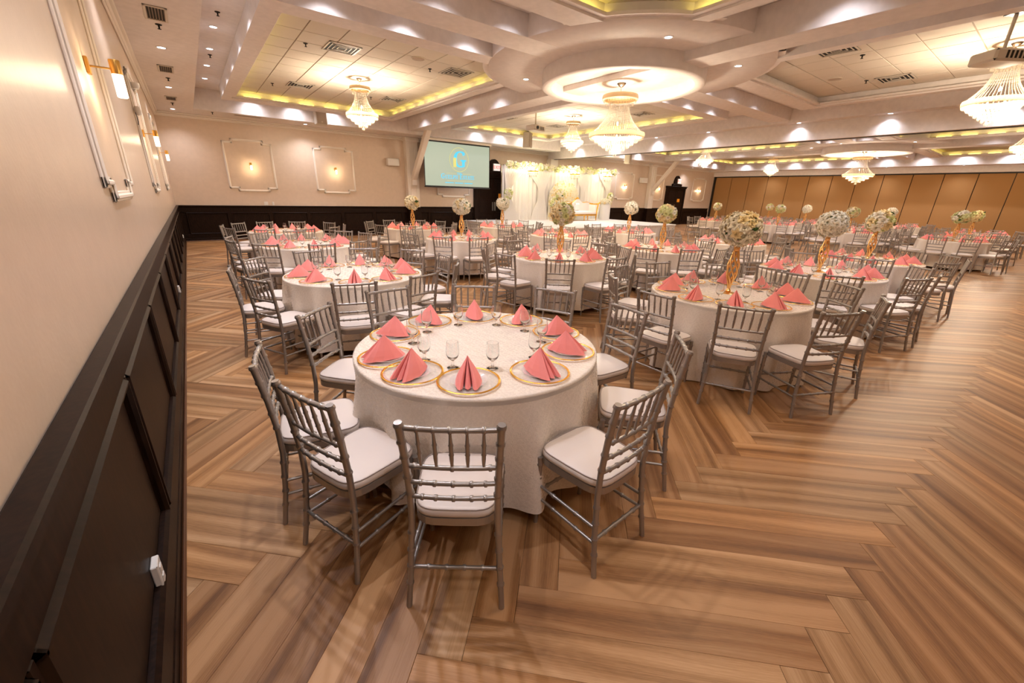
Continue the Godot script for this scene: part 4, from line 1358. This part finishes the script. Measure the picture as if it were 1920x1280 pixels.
func blossom_meshes() -> Array:
	if meshes.has("blossom"): return meshes["blossom"]
	var out := []
	for vi in 3:
		var r := RandomNumberGenerator.new()
		r.seed = 80 + vi
		var mb := MB.new()
		for ring in 4:
			var n: int = [3, 4, 5, 6][ring]
			var tilt: float = [0.25, 0.65, 1.05, 1.45][ring]
			var sz: float = [0.5, 0.75, 0.95, 1.05][ring]
			for k in n:
				var an := TAU * (k + 0.37 * ring + r.randf() * 0.2) / n
				var pts := []
				for i in 4:
					var row := []
					for j in 4:
						var f := i / 3.0
						var g := j / 3.0 * 2.0 - 1.0
						var wd := 0.62 * sz * sin(PI * (0.12 + 0.80 * f))
						var bend := tilt * (0.55 + 0.45 * f) + 0.1 * g * g
						var q := Vector3(g * wd * 0.6, cos(bend) * f * sz, sin(bend) * f * sz - 0.16 * g * g * f)
						row.append(Basis(Vector3.UP, an) * q)
					pts.append(row)
				mb.grid(pts)
		out.append(mb.mesh())
	var lf := MB.new()
	var pts := []
	for i in 6:
		var row := []
		for j in 3:
			var f := i / 5.0
			var g := j - 1.0
			row.append(Vector3(g * 0.32 * sin(PI * clampf(f * 0.94 + 0.03, 0, 1)), 0.35 * f - 0.5 * f * f + 0.08 * absf(g) * sin(PI * f), f))
		pts.append(row)
	lf.grid(pts)
	out.append(lf.mesh())
	meshes["blossom"] = out
	return out

# a ball of blossoms of the radii given; parts are blossoms and leaves
func bouquet(called: String, label: String, category: String, p: Vector3, rx: float, ry: float, count: int, size: float, colors: Array, leaves: int, group: String, half := false) -> Node3D:
	var b := blossom_meshes()
	var t := thing(called, label, category, p, 0.0, group)
	for i in count:
		var f := (i + 0.5) / count
		var cy := 1.0 - 2.0 * f
		if half: cy = 1.0 - 1.25 * f
		var an := i * 2.399963
		var s := sqrt(maxf(0.0, 1.0 - cy * cy))
		var n := Vector3(cos(an) * s, cy, sin(an) * s)
		n = (n + Vector3(rng.randf_range(-0.1, 0.1), rng.randf_range(-0.1, 0.1), rng.randf_range(-0.1, 0.1))).normalized()
		var q := Vector3(n.x * rx, n.y * ry, n.z * rx) * rng.randf_range(0.80, 0.95)
		var sc := size * rng.randf_range(0.85, 1.2)
		put("blossom", b[rng.randi() % 3], mats[colors[rng.randi() % colors.size()]], t, Transform3D(towards(n).scaled(Vector3(sc, sc, sc)), q))
	for i in leaves:
		var n := Vector3(rng.randf_range(-1, 1), rng.randf_range(-0.6, 0.9), rng.randf_range(-1, 1)).normalized()
		var q := Vector3(n.x * rx, n.y * ry, n.z * rx) * 0.92
		var s := size * rng.randf_range(0.9, 1.3)
		var bs := towards((n + Vector3(rng.randf_range(-0.8, 0.8), rng.randf_range(-0.8, 0.8), rng.randf_range(-0.8, 0.8))).normalized())
		put("leaf", b[3], mats.leaf, t, Transform3D(bs.scaled(Vector3(s, s, s)), q))
	return t

# a basis whose y axis points along n
func towards(n: Vector3) -> Basis:
	var x := n.cross(Vector3(0.31, 0.2, 0.93)).normalized()
	return Basis(x, n, x.cross(n))

func vase(p: Vector3, label: String, near: bool) -> void:
	var t := thing("gold_vase", label, "vase", p, 0.0, "gold vases on the tables")
	if not meshes.has("vase"):
		var base := MB.new()
		base.lathe([Vector2(0, 0.018), Vector2(0.03, 0.016), Vector2(0.075, 0.006), Vector2(0.082, 0.003), Vector2(0.082, 0.0), Vector2(0, 0.0)], 28)
		base.lathe([Vector2(0.022, 0.012), Vector2(0.028, 0.03), Vector2(0.016, 0.045), Vector2(0.012, 0.06)], 16)
		var ribs := []
		for k in 6:
			var path := []
			var rad := []
			for i in 23:
				var f := i / 22.0
				var rr := 0.010 + 0.036 * pow(sin(PI * clampf((f - 0.05) / 0.95, 0, 1)), 1.3) + 0.012 * f
				var an := TAU * k / 6.0 + f * 3.4
				path.append(Vector3(cos(an) * rr, 0.055 + 0.38 * f, sin(an) * rr)); rad.append(0.0098)
			ribs.append(MB.new().tube(path, rad, 6).mesh())
		var cup := MB.new().lathe([Vector2(0.0, 0.432), Vector2(0.02, 0.432), Vector2(0.030, 0.445), Vector2(0.030, 0.49), Vector2(0.026, 0.49), Vector2(0.024, 0.45), Vector2(0, 0.448)], 20)
		meshes["vase"] = [base.mesh(), ribs, cup.mesh()]
	var m: Array = meshes["vase"]
	put("base", m[0], mats.rose_gold, t)
	for q in m[1]: put("twisted_rib", q, mats.rose_gold, t)
	put("cup", m[2], mats.rose_gold, t)

func build_tables() -> void:
	# x, z, turn of the first chair in degrees, vase, row word, column words, near
	var T := [
		[1.33, -2.10, -37.0, 0, "first-row", "first column from side wall"],
		[1.41, -4.93, -20.0, 0, "second-row", "first column from side wall"],
		[1.55, -8.05, -40.0, 0, "third-row", "first column from side wall"],
		[1.66, -10.85, -25.0, 0, "fourth-row", "first column from side wall"],
		[4.38, -1.97, -22.0, 1, "first-row", "second column from side wall"],
		[4.63, -4.83, -42.0, 2, "second-row", "second column from side wall"],
		[4.62, -7.94, -12.0, 1, "third-row", "second column from side wall"],
		[4.78, -10.85, -30.0, 1, "fourth-row", "second column from side wall"],
		[7.00, -1.96, -26.0, 3, "first-row", "third column from side wall"],
		[7.25, -4.70, -34.0, 2, "second-row", "third column from side wall"],
		[7.30, -7.62, -20.0, 0, "third-row", "third column from side wall"],
		[7.55, -10.50, -36.0, 3, "fourth-row", "third column from side wall"],
		[9.45, -1.98, -32.0, 2, "first-row", "fourth column from side wall"],
		[10.05, -4.72, -18.0, 0, "second-row", "fourth column from side wall"],
		[9.98, -7.62, -40.0, 3, "third-row", "fourth column from side wall"],
		[17.6, -1.9, -28.0, 2, "first-row", "first far-hall column"],
		[20.5, -1.9, -14.0, 2, "first-row", "second far-hall column"],
		[23.4, -1.9, -30.0, 0, "first-row", "third far-hall column"],
		[18.2, -4.6, -20.0, 2, "second-row", "first far-hall column"],
		[21.0, -4.8, -35.0, 0, "second-row", "second far-hall column"],
		[23.9, -4.7, -10.0, 3, "second-row", "third far-hall column"],
		[20.4, -7.7, -26.0, 2, "third-row", "first far-hall column"],
		[23.4, -7.7, -32.0, 3, "third-row", "second far-hall column"],
		[20.4, -10.5, -16.0, 2, "fourth-row", "first far-hall column"],
		[23.4, -10.6, -22.0, 0, "fourth-row", "second far-hall column"],
		[26.3, -10.5, -38.0, 2, "fourth-row", "third far-hall column"],
		[26.3, -7.7, -24.0, 0, "third-row", "third far-hall column"],
		[26.5, -4.8, -30.0, 0, "second-row", "fourth far-hall column"],
	]
	var S := setting_meshes()
	var first_angles := [-37.0, -69.0, -97.0, -139.0, -174.0, 150.0, 113.0, 77.0, 41.0, 3.0]
	for ti in T.size():
		var a: Array = T[ti]
		var c := Vector3(a[0], 0, a[1])
		var dist := c.length()
		var near: bool = dist < 9.5
		var tr := RandomNumberGenerator.new()
		tr.seed = 500 + ti
		var where: String = "%s table in %s" % [a[4], a[5]]
		# table under its cloth
		var t := thing("round_table", "round folding table hidden by its cloth, %s" % where.replace(" table", " place"), "table", c, tr.randf() * TAU, "round banquet tables")
		put("table_top", MB.new().lathe([Vector2(0, 0.735), Vector2(0.757, 0.735), Vector2(0.760, 0.75), Vector2(0.757, 0.764), Vector2(0, 0.764)], 40).mesh() if not meshes.has("tt") else meshes["tt"], mats.plywood, t)
		for k in 4:
			var an := TAU * k / 4
			put("leg", MB.new().tube([Vector3(cos(an) * 0.34, 0.0, sin(an) * 0.34), Vector3(cos(an) * 0.40, 0.735, sin(an) * 0.40)], [0.016, 0.016], 8).mesh(), mats.table_leg, t)
		var cl := put("tablecloth", tablecloth_mesh(4 if ti == 0 else ti % 4), mats.cloth, self, at(c, tr.randf() * TAU if ti else 0.6))
		tag(cl, "ivory damask cloth over the %s" % where, "tablecloth", "ivory round tablecloths")
		# order the seats clockwise, seen from above, from the one closest to the camera
		var angs := []
		for k in 10:
			angs.append(first_angles[k] if ti == 0 else a[2] + 36.0 * k + tr.randf_range(-4, 4))
		var cam_ang := rad_to_deg(atan2(-c.x, -c.z))
		var best := 0
		var bd := 999.0
		for k in 10:
			var df := absf(wrapf(angs[k] - cam_ang, -180, 180))
			if df < bd: bd = df; best = k
		var a0: float = angs[best]
		var order := []
		for k in 10: order.append([fposmod(a0 - angs[k] + 1.0, 360.0), angs[k]])
		order.sort_custom(func(p, q): return p[0] < q[0])
		for k in 10:
			var ang := deg_to_rad(order[k][1])
			var dir := Vector3(sin(ang), 0, cos(ang))
			var turn := ang
			var nth: String = NUM[k]
			var seat_r := (0.965 if ti == 0 else 0.985) + tr.randf_range(-0.03, 0.05)
			chair(c + dir * seat_r, turn + deg_to_rad(tr.randf_range(-5, 5)), "silver chair, %s clockwise from camera, %s" % [nth, where], "silver chairs at the tables", near)
			var y := 0.769
			var q := c + dir * 0.585 + Vector3(0, y, 0)
			var ch := thing("charger_plate", "gold-rimmed glass charger, %s clockwise from camera, %s" % [nth, where], "charger", q, turn, "gold-rimmed chargers")
			put("dish", S.charger, mats.glass, ch)
			put("gold_rim", S.rim, mats.gold, ch)
			if near:
				var pl := put("glass_plate", S.plate, mats.plate_glass, self, at(q, turn))
				tag(pl, "clear plate under napkin, %s clockwise from camera, %s" % [nth, where], "plate", "clear glass plates")
			var nk := put("napkin", napkin_mesh((ti + k) % 4), mats.napkin, self, at(q + Vector3(0, 0.0125 if near else 0.006, 0) + dir * tr.randf_range(-0.01, 0.02), turn + deg_to_rad(tr.randf_range(-9, 9)), 1.08))
			tag(nk, "pink pyramid-folded napkin, %s clockwise from camera, %s" % [nth, where], "napkin", "pink folded napkins")
			var side := Vector3(cos(ang), 0, -sin(ang))
			var gp := c + dir * 0.40 + side * (0.125 + tr.randf_range(-0.02, 0.02)) + Vector3(0, y, 0)
			var gb := put("water_goblet", S.goblet, mats.goblet_glass, self, at(gp))
			tag(gb, "clear stemmed goblet, %s clockwise from camera, %s" % [nth, where], "goblet", "stemmed goblets")
		if a[3] > 0:
			vase(c + Vector3(0, 0.769, 0), "twisted gold vase on the %s" % where, near)
			var cols: Array = [["petal", "petal", "petal_cream", "petal"], ["petal_cream", "petal_green", "petal"], ["petal", "petal", "petal"]][a[3] - 1]
			var nb := 46 if near else 22
			var sz := 0.062 if near else 0.085
			bouquet("flower_ball", "%s flower ball, %s" % [["white and cream", "greenish cream", "white"][a[3] - 1], where], "flowers", c + Vector3(0.01, 1.425, 0), 0.185, 0.165, nb, sz, cols, 7 if near else 4, "flower balls on gold vases")

# ------------------------------------------------------------------ stage
func drape(x0: float, x1: float, y0: float, y1: float, z: float, waves: float, amp: float, gather := 0.0, cx := 0.0) -> ArrayMesh:
	var pts := []
	for i in 17:
		var f := i / 16.0
		var row := []
		for j in 241:
			var g := j / 240.0
			var y := lerpf(y1, y0, f)
			var x := lerpf(x0, x1, g)
			if gather > 0.0:
				var k := gather * (smoothstep(0.0, 0.45, f) - 0.55 * smoothstep(0.5, 1.0, f))
				x = lerpf(x, cx, k)
			row.append(Vector3(x, y, z + amp * sin(g * waves * TAU + sin(g * 9.0)) * (0.5 + 0.5 * f)))
		pts.append(row)
	var mb := MB.new()
	mb.grid(pts)
	return mb.mesh()

func build_stage() -> void:
	var H := 0.55
	var st := thing("stage", "white stage platform with a glossy top and pale pleated skirt", "stage", Vector3(10.0, 0, -16.7))
	put("deck", MB.new().cham(Vector3(0, H - 0.06, 0), Vector3(8.8, H, 5.15), 0.01).mesh(), mats.stage_white, st)
	var sk := MB.new()
	for seg in [[Vector3(0.02, 0, 5.12), Vector3(8.78, 0, 5.12)], [Vector3(0.02, 0, 0.02), Vector3(0.02, 0, 5.12)], [Vector3(8.78, 0, 5.12), Vector3(8.78, 0, 0.02)]]:
		var pts := []
		var d: Vector3 = seg[1] - seg[0]
		var nn := d.normalized().cross(Vector3.UP)
		var m := int(d.length() / 0.05)
		for i in 2:
			var row := []
			for j in m + 1: row.append(seg[0] + d * (float(j) / m) + nn * 0.012 * sin(j * 1.9) + Vector3(0, 0.005 if i == 1 else H - 0.06, 0))
			pts.append(row)
		sk.grid(pts)
	put("skirt", sk.mesh(), mats.stage_skirt, st)
	# backdrop
	var x0 := 11.65
	var x1 := 19.1
	var z := -16.25
	var bd := thing("backdrop_drape", "white draped fabric backdrop on the stage", "backdrop", Vector3.ZERO)
	put("back_curtain", drape(x0, x1, H - 0.0, 2.95, z, 30, 0.06), mats.sheer, bd)
	for a in [[x0, 12.9, x0 + 0.12], [13.0, 14.6, 14.0], [16.2, 17.4, 16.9], [18.0, x1, x1 - 0.1]]:
		put("swag", drape(a[0], a[1], H + 0.005, 2.97, z + 0.14, 12, 0.03, 0.75, a[2]), mats.sheer, bd)
	put("frame_bar", MB.new().tube([Vector3(x0, 2.97, z + 0.05), Vector3(x1, 2.97, z + 0.05)], [0.025, 0.025], 8).mesh(), mats.chrome, bd)
	for x in [x0, 14.2, 16.6, x1]:
		put("frame_post", MB.new().tube([Vector3(x, H, z - 0.06), Vector3(x, 2.97, z - 0.06)], [0.025, 0.025], 8).mesh(), mats.chrome, bd)
	# garland along the top
	var b := blossom_meshes()
	var gl := thing("flower_garland", "long white flower garland along the top of the backdrop", "garland", Vector3(x0, 2.98, z + 0.32))
	var L := x1 - x0
	for i in 250:
		var f := (i + 0.5) / 250
		var n := Vector3(rng.randf_range(-0.5, 0.5), rng.randf_range(-0.6, 0.8), rng.randf_range(0.2, 1.0)).normalized()
		var s := rng.randf_range(0.085, 0.125)
		put("blossom", b[rng.randi() % 3], mats[["petal", "petal", "petal_green"][rng.randi() % 3]], gl, Transform3D(towards(n).scaled(Vector3(s, s, s)), Vector3(f * L, rng.randf_range(-0.12, 0.12), rng.randf_range(0.0, 0.08))))
	for i in 26:
		var s := rng.randf_range(0.06, 0.09)
		put("leaf", b[3], mats.leaf, gl, Transform3D(towards(Vector3(rng.randf_range(-1, 1), rng.randf_range(-1, 1), 1).normalized()).scaled(Vector3(s, s, s)), Vector3(rng.randf() * L, rng.randf_range(-0.1, 0.08), 0.08)))
	put("rod", MB.new().tube([Vector3(0, 0, 0), Vector3(L, 0, 0)], [0.08, 0.08], 8).mesh(), mats.petal_green, gl)
	# flower wall in the middle
	var fw := thing("flower_wall", "rounded panel of cream flowers in the middle of the backdrop", "flower wall", Vector3(15.45, H, z + 0.16))
	var arch := PackedVector2Array()
	for i in 25:
		var a := PI * i / 24
		arch.append(Vector2(cos(a) * 1.05, 0.95 + sin(a) * 0.95))
	arch.append(Vector2(-1.05, 0)); arch.append(Vector2(1.05, 0))
	put("backing", MB.new().prism(arch, Vector3.ZERO, Vector3.RIGHT, Vector3.UP, Vector3(0, 0, 0.03)).mesh(), mats.petal, fw)
	var cnt := 0
	var gx := 19
	for i in gx:
		for j in 17:
			var q := Vector2(-1.02 + 2.04 * (i + rng.randf() * 0.6 + 0.2) / gx, 0.03 + 1.88 * (j + rng.randf() * 0.6 + 0.2) / 17)
			if not Geometry2D.is_point_in_polygon(q, arch) or cnt >= 295: continue
			cnt += 1
			var s := rng.randf_range(0.05, 0.07)
			put("blossom", b[rng.randi() % 3], mats[["petal", "petal", "petal_cream"][rng.randi() % 3]], fw, Transform3D(towards(Vector3(rng.randf_range(-0.3, 0.3), rng.randf_range(-0.3, 0.3), 1).normalized()).scaled(Vector3(s, s, s)), Vector3(q.x, q.y, 0.035)))
	bouquet("tieback_flowers", "white flower cluster tying back the drape beside the dark door", "flowers", Vector3(11.8, 1.75, z + 0.30), 0.20, 0.24, 26, 0.09, ["petal", "petal_green"], 4, "drape tieback flowers")
	bouquet("tieback_flowers", "white flower cluster tying back the drape at the far end", "flowers", Vector3(18.95, 1.72, z + 0.28), 0.17, 0.22, 22, 0.09, ["petal", "petal_green"], 4, "drape tieback flowers")
	# small lit chandeliers at the top of the drape
	var names := ["first", "middle", "last"]
	var pos := [12.8, 15.5, 17.95]
	for i in 3:
		var t := thing("backdrop_chandelier", "small glowing tiered chandelier on the backdrop, %s of three" % names[i], "chandelier", Vector3(pos[i], 2.84, z + 0.80), 0.0, "backdrop chandeliers")
		put("rod", MB.new().tube([Vector3(0, 0.13, -0.76), Vector3(0, 0.13, 0), Vector3(0, -0.08, 0)], [0.012, 0.012, 0.012], 6).mesh(), mats.brass, t)
		put("ring", MB.new().lathe([Vector2(0.24, -0.08), Vector2(0.25, -0.10), Vector2(0.24, -0.12), Vector2(0.23, -0.10), Vector2(0.24, -0.08)], 24).mesh(), mats.brass, t)
		for tier in 2:
			var cr := MB.new()
			for k in 20 - tier * 6:
				var a := TAU * k / (20 - tier * 6)
				var rr := 0.24 - 0.08 * tier
				octa(cr, Vector3(cos(a) * rr, -0.20 - 0.10 * tier, sin(a) * rr), 0.018, 0.06)
			tag(put("crystal_tier", cr.mesh(), mats.crystal, t), "", "", "", "stuff")
		for k in 4:
			var a := TAU * (k + 0.5) / 4
			var q := Vector3(cos(a) * 0.18, -0.05, sin(a) * 0.18)
			put("bulb", MB.new().lathe([Vector2(0, 0.06), Vector2(0.03, 0.035), Vector2(0.035, 0.0), Vector2(0.02, -0.04), Vector2(0, -0.045)], 10).mesh(), mats.bulb, t, Transform3D(Basis(), q))
			omni(q, 0.32, Color(1.0, 0.94, 0.76), 0.03, t)
	# sofa
	var so := thing("loveseat", "white tufted loveseat with carved gold frame on the stage", "sofa", Vector3(15.9, H, -15.25))
	put("seat", MB.new().cham(Vector3(-0.85, 0.30, -0.32), Vector3(0.85, 0.47, 0.34), 0.05).mesh(), mats.upholstery, so)
	var back := PackedVector2Array()
	for i in 25:
		var f := i / 24.0 * 2.0 - 1.0
		back.append(Vector2(-f * 0.86, 0.86 + 0.16 * exp(-f * f * 12.0) + 0.02 * cos(f * 8.0)))
	back.append(Vector2(-0.86, 0.42)); back.append(Vector2(0.86, 0.42))
	put("backrest", MB.new().prism(back, Vector3(0, 0, -0.36), Vector3.RIGHT, Vector3.UP, Vector3(0, 0, 0.14)).mesh(), mats.upholstery, so)
	var top := []
	var tr_ := []
	for i in 25:
		var f := i / 24.0 * 2.0 - 1.0
		top.append(Vector3(f * 0.88, 0.87 + 0.17 * exp(-f * f * 12.0) + 0.02 * cos(f * 8.0), -0.29)); tr_.append(0.022)
	put("crest_rail", MB.new().tube(top, tr_, 8).mesh(), mats.gold, so)
	put("crest_carving", MB.new().lathe([Vector2(0, 1.13), Vector2(0.05, 1.11), Vector2(0.12, 1.05), Vector2(0.06, 1.02), Vector2(0, 1.01)], 12, Vector3(0, 0, -0.29)).mesh(), mats.gold, so)
	put("seat_rail", MB.new().cham(Vector3(-0.88, 0.24, -0.34), Vector3(0.88, 0.31, 0.36), 0.02).mesh(), mats.gold, so)
	for s in [-1.0, 1.0]:
		put("arm", MB.new().tube([Vector3(s * 0.86, 0.84, -0.28), Vector3(s * 0.93, 0.80, 0.0), Vector3(s * 0.98, 0.82, 0.25), Vector3(s * 1.02, 0.88, 0.33), Vector3(s * 1.05, 0.84, 0.36)], [0.035, 0.035, 0.038, 0.04, 0.02], 8).mesh(), mats.gold, so)
		put("arm_post", MB.new().tube([Vector3(s * 0.88, 0.28, 0.30), Vector3(s * 0.90, 0.5, 0.30), Vector3(s * 0.98, 0.80, 0.28)], [0.035, 0.03, 0.035], 8).mesh(), mats.gold, so)
		put("arm_pad", MB.new().cham(Vector3(s * 0.85 - 0.03, 0.45, -0.30), Vector3(s * 0.85 + 0.03, 0.78, 0.26), 0.02).mesh(), mats.upholstery, so)
		for zz in [-0.28, 0.30]:
			put("leg", MB.new().tube([Vector3(s * 0.86, 0.0, zz + 0.03), Vector3(s * 0.84, 0.1, zz + 0.01), Vector3(s * 0.87, 0.26, zz)], [0.022, 0.026, 0.04], 8).mesh(), mats.gold, so)
	put("leg", MB.new().tube([Vector3(0, 0.0, 0.3), Vector3(0, 0.26, 0.3)], [0.02, 0.035], 8).mesh(), mats.gold, so)
	var cu := thing("cushion", "white square cushion leaning on the loveseat back", "cushion", Vector3(15.72, H + 0.47, -15.37), 0.1)
	put("pad", MB.new().cham(Vector3(-0.2, 0.0, -0.05), Vector3(0.2, 0.36, 0.06), 0.05).mesh(), mats.upholstery, cu)
	# plinth with flowers
	var pl := thing("white_plinth", "round white plinth on the stage beside the loveseat", "plinth", Vector3(17.95, H, -15.4))
	put("column", MB.new().lathe([Vector2(0, 0), Vector2(0.27, 0), Vector2(0.27, 0.80), Vector2(0.26, 0.81), Vector2(0, 0.81)], 32).mesh(), mats.stage_white, pl)
	put("top_lip", MB.new().lathe([Vector2(0.2, 0.80), Vector2(0.285, 0.80), Vector2(0.29, 0.815), Vector2(0.285, 0.83), Vector2(0, 0.83)], 32).mesh(), mats.stage_white, pl)
	bouquet("plinth_flowers", "low blush flower mound on the round white plinth", "flowers", Vector3(17.95, H + 0.87, -15.4), 0.34, 0.20, 26, 0.09, ["petal_cream", "petal"], 5, "stage flower arrangements", true)
	# gold flower stands on the left of the loveseat
	for a in [[14.35, 1.02, "tall gold frame stand on the stage holding a white flower ball", "white flower ball on the tall gold stage stand"], [14.0, 0.62, "low gold frame stand on the stage holding a cream flower ball", "cream flower ball on the low gold stage stand"]]:
		var t := thing("flower_stand", a[2], "stand", Vector3(a[0], H, -15.2), 0.3, "gold flower stands")
		for sx in [-1.0, 1.0]:
			for sz in [-1.0, 1.0]:
				put("upright", MB.new().tube([Vector3(sx * 0.12, 0, sz * 0.12), Vector3(sx * 0.12, a[1], sz * 0.12)], [0.01, 0.01], 6).mesh(), mats.gold, t)
		put("top_plate", MB.new().cham(Vector3(-0.14, a[1], -0.14), Vector3(0.14, a[1] + 0.015, 0.14), 0.004).mesh(), mats.gold, t)
		put("bottom_frame", MB.new().cham(Vector3(-0.13, 0.0, -0.13), Vector3(0.13, 0.015, 0.13), 0.004).mesh(), mats.gold, t)
		bouquet("stand_flowers", a[3], "flowers", Vector3(a[0], H + a[1] + 0.21, -15.2), 0.25, 0.22, 26, 0.09, ["petal", "petal_cream", "petal_green"], 6, "stage flower arrangements")
